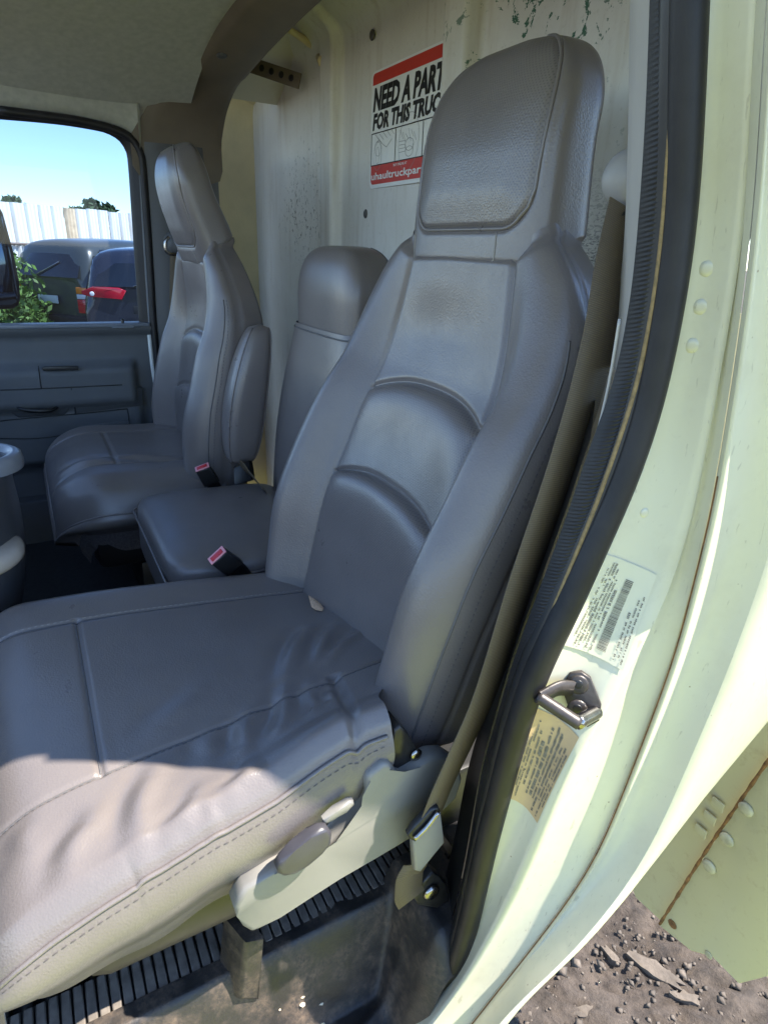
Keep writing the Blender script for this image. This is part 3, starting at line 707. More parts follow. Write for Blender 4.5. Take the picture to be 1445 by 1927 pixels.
def make_headrest(root, cx, tf, res):
    z0a, z1 = .950, 1.207
    v = np.linspace(0, 1, res); Cn = int(res*1.6)
    P = np.zeros((res, Cn, 3)); UV = np.zeros((res, Cn, 2)); FR = np.zeros((res, Cn))
    # height: straight wall up to 1.11 then rounded top
    ang = np.where(v < .55, 0, (v-.55)/.45)*np.pi/2
    z = np.where(v < .55, z0a+(1.125-z0a)*v/.55, 1.125+(z1-1.125)*np.sin(ang)); sc = np.where(v < .55, 1, np.clip(np.cos(ang), 0, 1)**.50)
    yc = pinterp(z, [.95, 1.0, 1.08, 1.15, 1.21], [-.561, -.563, -.564, -.573, -.588]); hw = pinterp(z, [.95, .985, 1.06, 1.15, 1.21], [.150, .147, .144, .140, .135]); hd = pinterp(z, [.95, 1.0, 1.08, 1.21], [.050, .050, .046, .040])
    th = np.linspace(0, 2*np.pi, Cn, endpoint=False)
    n_ = 4.2
    cxs = np.sign(np.cos(th))*np.abs(np.cos(th))**(2/n_); sns = np.sign(np.sin(th))*np.abs(np.sin(th))**(2/n_)
    # arc-length even spacing of the superellipse
    fine = np.linspace(0, 2*np.pi, 4000); fx = np.sign(np.cos(fine))*np.abs(np.cos(fine))**(2/n_)*.15; fy = np.sign(np.sin(fine))*np.abs(np.sin(fine))**(2/n_)*.046
    s = np.r_[0, np.cumsum(np.hypot(np.diff(fx), np.diff(fy)))]; te = np.interp(np.linspace(0, s[-1], Cn, endpoint=False), s, fine)
    cxs = np.sign(np.cos(te))*np.abs(np.cos(te))**(2/n_); sns = np.sign(np.sin(te))*np.abs(np.sin(te))**(2/n_)
    U = cxs[None]*(hw*sc)[:, None]; Nf = sns[None]*(hd*sc)[:, None]
    front = (Nf > 0)
    # groove where the perforated insert is let in: rounded outline |u|<.124, z>1.0
    Zg = np.repeat(z[:, None], Cn, 1)
    def sdf(u, zz):
        r = .042; hx = .122; cz = 1.60; hz = 1.60-1.002
        qx = np.abs(u)-(hx-r); qz = np.abs(zz-cz)-(hz-r)
        return np.hypot(np.maximum(qx, 0), np.maximum(qz, 0))+np.minimum(np.maximum(qx, qz), 0)-r
    Un = cxs[None]*hw[:, None]+0*U; sd = sdf(Un, Zg); ins = (sd < 0) & front
    depth = np.where(front, .004*np.exp(-(sd/.004)**2)-.004*smooth01(-sd/.05), 0)
    Nf2 = Nf-depth
    P[..., 0] = cx+U; P[..., 1] = yc[:, None]+Nf2; bk = smooth01((.046-Nf)/.07)*np.clip((1.03-Zg)/.075, 0, 1); P[..., 2] = Zg+.034*bk
    # neck tucks in at the bottom edge
    tk = np.clip((.968-Zg)/.013, 0, 1); P[..., 1] -= np.sign(Nf)*.004*tk; P[..., 0] -= np.sign(U)*.003*tk
    UV[..., 0] = U; UV[..., 1] = Zg
    P = tf(P)
    reg = np.where(ins[:-1], 2, 1)
    out, nr = split_grid(P, reg, {1: ('headrest', M['vinyl'], root), 2: ('headrest_insert', M['vinyl_perf'], 1)}, close=True, uv=UV, flip=False)
    # piping around the insert
    pth = []; 
    for (u, zz) in [(-.122, 1.2045), (-.122, 1.202), (-.122, 1.197), (-.122, 1.19), (-.122, 1.18), (-.122, 1.165), (-.122, 1.14), (-.122, 1.11)]+[(-.122, 1.06), (-.122, 1.044)]+[(-.122+.042*(1-np.cos(a)), 1.044-.042*np.sin(a)) for a in np.linspace(.2, np.pi/2, 6)]+[(x, 1.002) for x in np.linspace(-.06, .06, 6)]+[(.122-.042*(1-np.cos(a)), 1.044-.042*np.sin(a)) for a in np.linspace(np.pi/2, .2, 6)]+[(.122, 1.044), (.122, 1.06), (.122, 1.11), (.122, 1.14), (.122, 1.165), (.122, 1.18), (.122, 1.19), (.122, 1.197), (.122, 1.202), (.122, 1.2045)]:
        d = (Un-u)**2+(Zg-zz)**2+np.where(front, 0, 9); i = np.unravel_index(np.argmin(d), d.shape); pth.append(P[i]+nr[i]*.0012)
    # run on over the top along the insert edge columns
    tube('piping', resample(np.array(pth), 120), .0024, M['vinyl'], out[1], 8)
    for u in (-.075, .118):
        rows = [r for r in range(res) if z[r] < .998]; pl = []
        for r in rows:
            d = np.abs(U[r]-u)+np.where(front[r], 0, 9); c = np.argmin(d); pl.append(P[r, c]+nr[r, c]*.0003)
        tube('seam', np.array(pl), .0009, M['thread_pale'], out[1], 5)
    return out[1]

def make_cushion(root, prm, nx, ny, wrinkles=(), piping=True):
    """cushion: top sheet with its four edges rolled down into a skirt"""
    ys = np.linspace(prm['y0'], prm['y1'], ny)
    xk = prm['xk']; Y = ys
    zk = prm['zk'](ys)                      # (ny, len(xk))
    # arc-even x sampling
    xs = prm['xs'](nx)
    P = np.zeros((ny, len(xs), 3))
    for j in range(ny): P[j, :, 2] = pinterp(xs, xk, zk[j])
    P[..., 0] = xs[None]; P[..., 1] = ys[:, None]
    # front roll
    yr = prm['yroll']; t = np.clip((ys-yr)/(prm['y1']-yr), 0, 1); drop = prm['fdrop']*(1-np.sqrt(np.clip(1-t**2.4*.995, 0, 1)))
    P[..., 2] -= drop[:, None]
    # front corners pulled in
    cr = prm['crad']; xc = (xs[0]+xs[-1])/2; hw = (xs[-1]-xs[0])/2
    tt = np.clip((ys-(prm['y1']-cr))/cr, 0, 1); pull = cr*(1-np.sqrt(np.clip(1-tt**2*.98, 0, 1)))*prm.get('pull', 1.)
    P[..., 0] = xc+(P[..., 0]-xc)*(1-(pull/hw)[:, None])
    if 'rearpull' in prm: P[..., 1] += prm['rearpull'](P[..., 0], P[..., 1])
    # wrinkles (fold lines given by real points on the cushion)
    for (ax, ay, bx, by, amp, wd) in wrinkles:
        dx, dy = bx-ax, by-ay; L2 = dx*dx+dy*dy; tq = ((P[..., 0]-ax)*dx+(P[..., 1]-ay)*dy)/L2; tc = np.clip(tq, 0, 1)
        bend = .006*np.sin(tc*3+ax*40)
        dd = ((P[..., 0]-ax)*dy-(P[..., 1]-ay)*dx)/math.sqrt(L2)+bend
        en = np.where((tq < 0) | (tq > 1), np.exp(-((np.where(tq < 0, tq, tq-1))*math.sqrt(L2)/.016)**2), 1)*(.45+.55*np.sin(np.pi*np.clip(tc, .05, .95)))
        P[..., 2] += amp*en*(np.exp(-(dd/wd)**2)-.55*np.exp(-((dd-wd*1.7)/(wd*.9))**2))
    P[..., 2] += .0018*noise2(P[..., 0]*.9, P[..., 1]*.9, 2)
    # seams
    for (fn, d_, w_) in prm['grooves']:
        P[..., 2] -= d_*np.exp(-(fn(P[..., 0], P[..., 1])/w_)**2)
    reg = prm['region'](xs, ys)
    UV = P[..., :2].copy()
    out, nr = split_grid(P, reg, prm['specs'](root), uv=UV, flip=False)
    return P, nr, out

def loop_skirt(name, P, zb_fn, mat, parent, inset=.012, rows=14, edges=('near', 'front', 'far')):
    """skirt hanging from the sheet's border"""
    near_ = P[:, 0]; front = P[-1]; far = P[::-1, -1]
    seq = []
    if 'near' in edges: seq.append(near_)
    if 'front' in edges: seq.append(front[1:] if seq else front)
    if 'far' in edges: seq.append(far[1:])
    top = np.vstack(seq); c = P.reshape(-1, 3).mean(0)
    G = []
    for k in range(rows):
        t = k/(rows-1); q = top.copy(); zb = np.minimum(zb_fn(top[:, 0], top[:, 1]), top[:, 2]-.03); q[:, 2] = top[:, 2]*(1-t)+zb*t
        # bulge out just below the seam then tuck under
        T = np.gradient(top, axis=0); nrm = np.stack([T[:, 1], -T[:, 0], 0*T[:, 0]], 1); nrm /= np.linalg.norm(nrm, axis=1, keepdims=True)+1e-9
        sgn = np.sign(((top-c)*nrm).sum(1)); nrm *= sgn[:, None]
        q += nrm*(.012*np.sin(np.pi*min(1, t*1.5))-inset*t**2.2)[..., None] if False else nrm*(.010*math.sin(math.pi*min(1., t*1.35))-inset*t**2.2)
        G.append(q)
    G = np.stack(G, 0)
    return grid(name, G, mat, parent, flip=True), G

# ------------------------------------------------------------------ driver's seat
ident = lambda P: P
seat = thing('driver_seat', (.73, -.2, .20), 'large grey vinyl bucket seat with sunlit wrinkled cushion by the open door', 'seat', None)
make_back(seat, .73, ident, 300)
make_headrest(seat, .73, ident, 150)
zn = lambda y: pinterp(y, [-.40, -.33, -.252, -.142, .016, .105, .16], [.474, .472, .464, .452, .434, .412, .395])
zf = lambda y: pinterp(y, [-.40, -.36, -.13, .0, .07, .16], [.425, .430, .458, .468, .470, .462])
zp = lambda y: pinterp(y, [-.40, -.30, -.26, -.155, -.02, .10, .16], [.476, .476, .470, .446, .410, .368, .350])
XK = [.462, .468, .485, .52, .59, .73, .87, .93, .968, .985]
def drv_zk(y):
    n, f, p = zn(y), zf(y), zp(y)
    return np.stack([p, p+.014, p+.030+.10*(n-p-.03), p+.030+.50*(n-p-.03), n, (n+f)/2-.002, f, f+.008, f-.012, f-.050], 1)
def drv_xs(n): return np.r_[np.linspace(.462, .485, 12, endpoint=False), np.linspace(.485, .94, n, endpoint=False), np.linspace(.94, .985, 16)]
seam_n = lambda x, y: x-.59-.02*np.clip((-.15-y)/.2, 0, 1)*0
seam_f = lambda x, y: x-.87
def drv_cross(x, y): return np.where((x > .585) & (x < .875), y-.005-.05*(x-.59)*(-.1), 1.)
prm = dict(rearpull=lambda x, y: .100*smooth01((.60-x)/.11)*np.clip((-.15-y)/.235, 0, 1), y0=-.385, y1=.165, xk=XK, zk=drv_zk, xs=drv_xs, yroll=.06, fdrop=.15, crad=.075, pull=1.,
    grooves=[(seam_n, .0028, .0032), (seam_f, .0028, .0032), (drv_cross, .0042, .0036), (lambda x, y: np.where(x < .60, y+.250+.25*(x-.50), 1.), .007, .007)],
    region=lambda xs, ys: np.where(xs[None, :-1] < .59, 1, np.where(xs[None, :-1] >= .87, 2, np.where(ys[:-1, None] > .005, 3, 4))),
    specs=lambda root: {4: ('cushion', M['vinyl'], root), 1: ('near_bolster_panel', M['vinyl'], 4), 2: ('far_bolster_panel', M['vinyl'], 4), 3: ('front_panel', M['vinyl'], 4)})
z4 = lambda x, y: (x/1.901, 1060+y/1.901)
wr = []
for (a, b, amp, wd) in [((1110, 270), (1020, 470), .008, .012), ((1040, 500), (985, 690), .007, .010), ((905, 590), (865, 740), .006, .011), ((1200, 260), (1140, 420), .007, .009), ((1265, 290), (1195, 430), .007, .008), ((1130, 500), (1105, 640), .005, .009), ((1205, 530), (1185, 620), .005, .007),
        ((560, 760), (500, 1010), .0085, .013), ((310, 900), (255, 1080), .0075, .013), ((700, 860), (650, 1010), .006, .010), ((880, 800), (860, 900), .005, .009), ((760, 900), (720, 1000), .005, .009), ((120, 880), (60, 1010), .004, .014), ((170, 1280), (110, 1400), .006, .012), ((520, 1060), (500, 1130), .005, .010), ((690, 480), (600, 640), .0035, .016), ((780, 640), (740, 760), .003, .012)]:
    p = at(*z4(*a), 2, .44); q = at(*z4(*b), 2, .425); wr.append((p[0], p[1], q[0], q[1], amp*.78, wd*1.1))
CP, CN, cout = make_cushion(seat, prm, 230, 260, wr)
cush = cout[4]
zb = lambda x, y: np.where(x < .7, pinterp(y, [-.40, -.33, -.226, -.04, .05, .16], [.43, .41, .335, .285, .268, .28]), .30)+.004*np.sin(y*60)
sk, SG = loop_skirt('skirt', CP, zb, M['vinyl'], cush, inset=.03, rows=22)
# piping along the near edge, stitches above/below, top seams
nearline = SG[0, :CP.shape[0]]
tube('piping', nearline[6:-6]+np.array([-.0015, 0, .0005]), .0026, M['vinyl'], cush, 8)
sl2 = SG[2, :CP.shape[0]][8:-8]; stitch_run('stitching', sl2, np.tile([-.95, 0, .3], (len(sl2), 1)), cush, .0085, .005, .0011, M['thread_mid'])
def seam_on(xv, y_lo, y_hi):
    i = np.argmin(np.abs(drv_xs(230)-xv)); js = [j for j in range(CP.shape[0]) if y_lo < CP[j, 0, 1] < y_hi]; return CP[js, i], CN[js, i]
for xv, lo, hi in ((.59, -.34, .15), (.87, -.37, .12)):
    p, n = seam_on(xv, lo, hi); tube('seam', p+n*.0002, .0009, M['thread'], cush, 5); stitch_run('stitching', p+np.array([.004 if xv > .7 else -.004, 0, .002]), n, cush, .008, .0045, .0012, M['thread_pale'] if xv > .7 else M['thread'])
jx = np.argmin(np.abs(CP[:, 60, 1]-.005)); ii = [i for i in range(CP.shape[1]) if .592 < CP[jx, i, 0] < .868]; tube('seam', CP[jx, ii]+CN[jx, ii]*.0004, .0011, M['thread'], cush, 5)
# torn patch showing foam
CB_ = bvh_of(CP); V = []
hole = [(580, 1122), (590, 1126), (600, 1134), (609, 1146), (606, 1152), (594, 1150), (586, 1144), (583, 1133)]
for p in hole: V.append(on_surf(CB_, *p, .0015)[0])
V.append(on_surf(CB_, 595, 1141, .006)[0])
O('torn_foam', V, [[k, (k+1) % 8, 8] for k in range(8)], M['foam'], cush)['label'] = 'torn hole with tan foam showing'
# side valance, levers, hinge
z5 = lambda x, y: (400+x/2.58, 1240+y/2.58)
vp = [(745, 600), (760, 570), (830, 512), (865, 510), (880, 525), (905, 572), (930, 572), (1010, 510), (1075, 475), (1140, 470), (1195, 505), (1216, 590), (1185, 685), (1120, 735), (960, 885), (790, 972), (620, 1070), (480, 1160), (330, 1258), (235, 1318), (190, 1335), (150, 1312), (118, 1255), (104, 1215), (160, 1120), (300, 1030), (420, 1000), (520, 960), (600, 890), (690, 795), (745, 715), (752, 660)]
vpts = [at(*z5(*p), 0, .447+.012*max(0, (p[0]-900)/300)) for p in vp]
val = prism('side_valance', vpts, (1, 0, 0), .024, M['valance'], seat, .006, seg=3); val['label'] = 'light grey plastic side shield'
# broad soft step on the valance face
vr = [at(*z5(*p), 0, .443) for p in ((300, 1180), (480, 1085), (660, 985), (840, 880), (980, 760), (1075, 620))]
lv = [(312, 1025), (335, 990), (400, 935), (480, 870), (530, 835), (565, 832), (585, 860), (580, 905), (540, 955), (470, 1015), (400, 1055), (350, 1066), (322, 1055)]
prism('recline_lever', [at(*z5(*p), 0, .430) for p in lv], (1, 0, 0), .014, M['lever'], seat, .005, seg=3)
tb = [(540, 790), (600, 745), (665, 698), (688, 694), (692, 712), (650, 748), (590, 790), (545, 812)]
prism('adjuster_tab', [at(*z5(*p), 0, .440) for p in tb], (1, 0, 0), .010, M['valance'], seat, .003)
hb = [(872, 420), (884, 350), (915, 325), (950, 360), (985, 430), (1010, 500), (960, 545), (925, 575), (895, 560), (860, 470)]
hin = prism('hinge_bracket', [at(*z5(*p), 0, .462) for p in hb], (1, 0, 0), .03, M['blackmetal'], seat, .003)
disc('bolt', at(*z5(985, 465), 0, .461), (-1, 0, 0), .008, .004, M['chrome'], hin)
box('seat_track', (.61, -.34, .19), (.645, .0, .225), M['black'], seat, .004); box('seat_track', (.93, -.34, .19), (.965, .02, .225), M['blackmetal'], seat, .004)
box('seat_pan', (.50, -.38, .225), (.96, .06, .34), M['black'], seat, .03)

# ------------------------------------------------------------------ passenger seat (same upholstery, more upright, folded armrest)
pseat = thing('passenger_seat', (1.71, -.2, .22), 'grey vinyl bucket seat with raised armrest beside the far door', 'seat')
def psg_tf(P):
    Q = P.copy(); a = math.radians(12.5); y0, z0 = -.345, .44; dy = P[..., 1]-y0; dz = P[..., 2]-z0
    Q[..., 1] = y0+.005+dy*math.cos(a)+dz*math.sin(a); Q[..., 2] = z0-.054+dz*math.cos(a)-dy*math.sin(a); return Q
make_back(pseat, 1.71, psg_tf, 150)
def psg_head_tf(P):
    Q = psg_tf(P); a = math.radians(9.); y0, z0 = -.41, .915; dy = Q[..., 1]-y0; dz = Q[..., 2]-z0; R_ = Q.copy()
    R_[..., 1] = y0+dy*math.cos(a)+dz*math.sin(a); R_[..., 2] = z0+dz*math.cos(a)-dy*math.sin(a); return R_
make_headrest(pseat, 1.71, psg_head_tf, 80)
XKp = [1.445, 1.452, 1.475, 1.52, 1.57, 1.71, 1.85, 1.91, 1.95, 1.968]
def psg_zk(y):
    n = .466+.010*np.exp(-((y+.1)/.1)**2); f = n+.006; p = n-.085
    return np.stack([p, p+.02, p+.058, n-.004, n, n+.006, f, f+.004, f-.02, f-.06], 1)
def psg_xs(n): return np.r_[np.linspace(1.445, 1.475, 8, endpoint=False), np.linspace(1.475, 1.93, n, endpoint=False), np.linspace(1.93, 1.968, 8)]
prm_p = dict(y0=-.375, y1=.015, xk=XKp, zk=psg_zk, xs=psg_xs, yroll=-.12, fdrop=.075, crad=.13, pull=.75,
    grooves=[(lambda x, y: x-1.57, .004, .005), (lambda x, y: x-1.85, .003, .005), (lambda x, y: np.where((x > 1.565) & (x < 1.855), y+.14, 1.), .004, .005)],
    region=lambda xs, ys: np.where(xs[None, :-1] < 1.57, 1, np.where(xs[None, :-1] >= 1.85, 2, np.where(ys[:-1, None] > -.14, 3, 4))),
    specs=lambda root: {4: ('cushion', M['vinyl'], root), 1: ('near_bolster_panel', M['vinyl'], 4), 2: ('far_bolster_panel', M['vinyl'], 4), 3: ('front_panel', M['vinyl'], 4)})
PP, PN, pout = make_cushion(pseat, prm_p, 110, 110, [(1.60, -.13, 1.60, -.02, .008, .016), (1.61, -.15, 1.60, -.26, .007, .012)])
pc = pout[4]
psk, PG = loop_skirt('skirt', PP, lambda x, y: np.where(x < 1.7, .325, .31)+0*y, M['vinyl'], pc, inset=.045, rows=16)
tube('piping', PG[0, 4:-4], .0022, M['vinyl'], pc, 6)
lowr = PG[-1, :PP.shape[0]]; grid('carpet_skirt', np.stack([lowr+np.array([.004, 0, .012]), lowr+np.array([.004, -.004, -.02]), lowr+np.array([.010, -.02, -.055])], 0), M['carpet'], pc, flip=True)
# armrest folded up along the near bolster
az = np.linspace(0, 1, 46); AR = []
for t in az:
    c = math.sin(math.pi*min(max(t, .0), 1))**.24 if 0 < t < 1 else 0.02
    zc = .485+.325*t; yc_ = -.405-.062*t+.01*math.sin(t*3); wd = .054*c*(1-.22*t); dp = .040*c
    ring = []
    for k in range(28):
        a = 2*math.pi*k/28; cc = np.sign(math.cos(a))*abs(math.cos(a))**.62; ss = np.sign(math.sin(a))*abs(math.sin(a))**.62
        ring.append((1.425+dp*cc, yc_+wd*ss, zc-.02*ss*0))
    AR.append(ring)
arm = grid('armrest', np.array(AR), M['vinyl'], pseat, close=True)
tube('piping', np.array(AR)[1:-1, 10], .0022, M['vinyl'], arm, 6); tube('piping', np.array(AR)[1:-1, 18], .0018, M['vinyl'], arm, 6)
box('seat_pan', (1.50, -.38, .22), (1.93, -.06, .37), M['black'], pseat, .03)

# ------------------------------------------------------------------ centre jump seat
cseat = thing('centre_seat', (1.20, -.35, .25), 'small grey vinyl middle seat between the two bucket seats', 'seat')
def rounded_block(name, cx, cy, cz, hx, hy, hz, mat, parent, e=5., nu=64, nv=40, tilt=0., crown=0.):
    u = np.linspace(0, 2*np.pi, nu, endpoint=False); v = np.linspace(-np.pi/2, np.pi/2, nv); sp = lambda w, p: np.sign(w)*np.abs(w)**p
    P = np.zeros((nv, nu, 3)); 
    for i, b in enumerate(v):
        P[i, :, 0] = hx*sp(np.cos(b), 2/e)*sp(np.cos(u), 2/e); P[i, :, 1] = hy*sp(np.cos(b), 2/e)*sp(np.sin(u), 2/e); P[i, :, 2] = hz*sp(np.sin(b), 2/e)
    P[..., 2] += crown*(1-(P[..., 0]/hx)**2)*(1-(P[..., 1]/hy)**2)*np.clip(P[..., 2]/hz, 0, 1)
    c, s = math.cos(tilt), math.sin(tilt); y, z = P[..., 1].copy(), P[..., 2].copy(); P[..., 1] = y*c-z*s; P[..., 2] = y*s+z*c
    P += np.array([cx, cy, cz]); return grid(name, P, mat, parent, close=True), P
cc, CPn = rounded_block('cushion', 1.20, -.31, .385, .205, .165, .068, M['vinyl'], cseat, 7., 120, 60, math.radians(2), .008)
def edge_path(cx, cy, z, hx, hy, r):
    pts = []
    for (sx, sy, a0) in ((1, 1, 0), (-1, 1, 90), (-1, -1, 180), (1, -1, 270)):
        for a in np.linspace(a0, a0+90, 8): pts.append((cx+sx*(hx-r)+r*math.cos(math.radians(a)), cy+sy*(hy-r)+r*math.sin(math.radians(a)), z))
    return np.array(pts)
tube('piping', edge_path(1.20, -.31, .418, .2055, .1655, .03), .0022, M['vinyl'], cc, 6, close=True)
# centre back: tapering pad with separate head roll
CB = []
zz = np.linspace(.40, .825, 46)
def cb_ring(z, hw, yf, dp, n=48, e=4.5):
    r = []
    for k in range(n):
        a = 2*math.pi*k/n; c_ = np.sign(math.cos(a))*abs(math.cos(a))**(2/e); s_ = np.sign(math.sin(a))*abs(math.sin(a))**(2/e); r.append((1.205+hw*c_, yf-dp+dp*s_, z))
    return r
for z in zz: CB.append(cb_ring(z, float(pinterp(z, [.40, .55, .70, .80, .83], [.19, .196, .178, .152, .142])), float(pinterp(z, [.4, .6, .83], [-.455, -.475, -.510])), .055))
cb = grid('backrest', np.array(CB), M['vinyl'], cseat, close=True, flip=True)
HB = []
for t in np.linspace(0, 1, 40):
    a = max(0, (t-.35)/.65)*math.pi/2; z = .820+.06*min(t/.35, 1)+(.100*math.sin(a) if t > .35 else 0); s = math.cos(a)**.5 if t > .35 else 1.
    HB.append(cb_ring(z, .142*max(s, .01), -.513+.0*t-.062*(1-max(s, .01)), .062*max(s, .01)))
hbk = grid('head_roll', np.array(HB), M['vinyl'], cseat, close=True, flip=True)
tube('seam', np.array(CB)[-2]+np.array([0, 0.001, .0]), .0016, M['thread'], cb, 5, close=True)
ki = 5; tube('piping', np.array(HB)[:-4, 44], .0016, M['thread'], hbk, 5); tube('piping', np.array(HB)[:-4, 28], .0016, M['thread'], hbk, 5)
box('hinge_cover', (1.05, -.50, .30), (1.36, -.42, .44), M['black'], cseat, .02)

# ------------------------------------------------------------------ seat belts and buckles
def ribbon(name, path, wdir, width, mat, parent=None, base=None, thick=.0013):
    path = np.asarray(path, float); n = len(path); wdir = np.asarray(wdir, float); wdir = np.broadcast_to(wdir, (n, 3)) if wdir.ndim == 1 else wdir
    T = np.gradient(path, axis=0); T /= np.linalg.norm(T, axis=1, keepdims=True); W = wdir-T*(wdir*T).sum(1, keepdims=True); W /= np.linalg.norm(W, axis=1, keepdims=True); Nn = np.cross(T, W)
    s = np.r_[0, np.cumsum(np.linalg.norm(np.diff(path, axis=0), axis=1))]
    prof = [(-.5, .5), (-.25, .8), (0, .9), (.25, .8), (.5, .5), (.5, -.5), (0, -.7), (-.5, -.5)]
    P = np.stack([path+W*width*a+Nn*thick*b for a, b in prof], 1); UV = np.stack([np.stack([s, np.full(n, a*width)], 1) for a, b in prof], 1)
    return grid(name, P, mat, parent, close=True, uv=UV, base=base)
ax = (STRIKER[3]-STRIKER[2]); ax /= np.linalg.norm(ax)
def flatbar(name, pts, w, th, mat, n=16): return ribbon(name, resample(np.array(pts), n), np.array([0, .25, 1.]), w, mat, stk, None, th)
flatbar('loop_arm', [STRIKER[0], STRIKER[1], STRIKER[2]], .017, .0032, M['striker'])
tube('loop_bar', resample(np.array([STRIKER[2]-ax*.003, STRIKER[2]*.5+STRIKER[3]*.5, STRIKER[3]+ax*.002]), 14), .0068, M['striker'], stk, 10)
tube('worn_pin', resample(np.array([STRIKER[3], STRIKER[3]*.5+STRIKER[4]*.5, STRIKER[4]]), 12), .0072, M['chrome'], stk, 12)
belt = thing('driver_seat_belt', (.43, -.32, .37), 'dark webbing shoulder belt hanging beside the driver seat and pillar', 'seat belt')
bl = [(1180, 390, .468), (1152, 510, .452), (1128, 640, .438), (1088, 790, .430), (1046, 920, .428), (985, 1090, .428), (912, 1310, .428), (860, 1425, .428), (826, 1500, .428), (806, 1552, .43)]
bp = resample(np.array([at(x, y, 0, d) for x, y, d in bl]), 80)
tw = np.linspace(0, 1, 80)[:, None]; wd = np.array([[.12, 1., .25]])*(1-tw)+np.array([[-.35, 1., .35]])*tw
ribbon('webbing', bp, wd, .046, M['webbing'], belt)
# sleeve, latch tongue, lower loop
slv = [at(*z5(*p), 0, x) for p, x in (((975, 880), .425), ((1110, 745), .428), ((1128, 895), .428), ((1010, 1040), .424), ((985, 1035), .423))]
prism('sleeve', slv, (1, 0, 0), .012, M['valance'], belt, .003)
tng = [at(*z5(*p), 0, .420) for p in ((952, 862), (985, 815), (1060, 735), (1100, 722), (1112, 745), (1040, 825), (985, 895), (965, 885))]
prism('latch_tongue', tng, (1, 0, 0), .010, M['black'], belt, .003)
tube('tongue_slot', resample(np.array([at(*z5(*p), 0, .417) for p in ((980, 875), (1040, 815), (1095, 745))]), 12), .003, M['chrome'], belt, 6)
lw = np.array([at(*z5(*p), 0, .445) for p in ((985, 1000), (955, 1060), (950, 1130), (965, 1170))]); ribbon('webbing_tail', resample(lw, 20), np.array([0, 1., .4]), .040, M['webbing'], belt)
anc = [at(*z5(*p), 0, .45) for p in ((1020, 1090), (1070, 1040), (1100, 1060), (1140, 1100), (1150, 1180), (1090, 1215), (1000, 1200), (975, 1160))]
prism('anchor', anc, (1, 0, 0), .02, M['blackmetal'], belt, .003); disc('anchor_bolt', at(*z5(1060, 1130), 0, .449), (-1, 0, 0), .012, .006, M['chrome'], belt)
gd = at(1184, 335, 0, .475); lathe('belt_guide', gd, (-.5, .8, 0), [(.0, .012), (.010, .0115), (.018, .009), (.024, .005), (.026, .0), (.026, -.01)], M['belt_guide'], belt)
tube('guide_slot', np.array([gd+np.array([-.005, .012, -.03]), gd+np.array([.0, .0, -.045])]), .006, M['black'], belt, 8)

def buckle(label, c, d, up, strap_to):
    b = thing('belt_buckle', tuple(c), label, 'buckle', None)
    d = np.array(d, float); d /= np.linalg.norm(d); u = np.array(up, float); u = u-d*(u@d); u /= np.linalg.norm(u); s = np.cross(d, u)
    def pb(a, e, h): return np.array(c)+d*a+s*e+u*h
    prism('housing', [pb(0, -.019, -.009), pb(0, .019, -.009), pb(.052, .017, -.008), pb(.052, -.017, -.008)], u, .018, M['black'], b, .004)
    # end face: light surround with red press button
    prism('surround', [pb(.0521, -.0165, -.007), pb(.0521, .0165, -.007), pb(.0521, .0165, .009), pb(.0521, -.0165, .009)], d, .003, M['buckle_pink'], b, .001)
    prism('button', [pb(.0552, -.012, -.002), pb(.0552, .012, -.002), pb(.0552, .012, .007), pb(.0552, -.012, .007)], d, .002, M['red'], b, .0008)
    st = resample(np.array([pb(.004, 0, 0), pb(-.02, 0, -.004), (pb(-.04, 0, -.01)+np.array(strap_to))/2, np.array(strap_to)]), 16)
    ribbon('strap', st, s, .03, M['black'], b); return b
c1 = at(440, 1068, 0, .975); buckle('black buckle with red button standing beside the near driver cushion edge', c1, at(402, 1040, 0, .955)-c1, (-.5, .5, .6), c1+np.array([.02, -.05, -.10]))
c2 = at(398, 908, 0, 1.40); buckle('black buckle with red button beside the far passenger cushion', c2, at(380, 878, 0, 1.385)-c2, (-.6, .4, .6), c2+np.array([.01, -.06, -.10]))
cb_ = thing('centre_belt', tuple(at(470, 900, 0, 1.36)), 'flat black lap belt end lying over the back of the middle cushion', 'seat belt')
ribbon('strap', resample(np.array([at(452, 872, 0, 1.39), at(468, 888, 0, 1.37), at(487, 910, 0, 1.33), at(504, 932, 0, 1.28)]), 20), np.array([.2, .5, .8]), .045, M['webbing'], cb_)
prism('latch_box', [at(438, 880, 0, 1.40), at(468, 866, 0, 1.40), at(474, 905, 0, 1.385), at(440, 915, 0, 1.385)], (.6, -.6, 0), .02, M['black'], cb_, .004)
pb_ = thing('passenger_seat_belt', tuple(at(330, 460, 0, 2.06)), 'grey belt guide loop and webbing on the far pillar behind the passenger headrest', 'seat belt')
pg = at(333, 458, 0, 2.06); lathe('belt_guide', pg, (-.8, .5, .2), [(.0, .03), (.018, .028), (.034, .018), (.040, .0), (.040, -.02)], M['trim'], pb_)
tube('guide_ring', [at(x, y, 0, 2.02) for x, y in resample(np.array([(318, 445), (311, 456), (312, 470), (322, 478), (338, 478)]), 14)], .005, M['chrome'], pb_, 6)
ribbon('webbing', resample(np.array([at(335, 475, 0, 2.045), at(333, 600, 0, 2.06), at(326, 720, 0, 2.07), at(318, 830, 0, 2.07)]), 30), np.array([0, 1., 0]), .046, M['webbing'], pb_)
prism('anchor_cover', [at(312, 700, 0, 2.05), at(320, 694, 0, 2.05), at(322, 716, 0, 2.05), at(314, 714, 0, 2.05)], (1, 0, 0), .02, M['black'], pb_, .004)

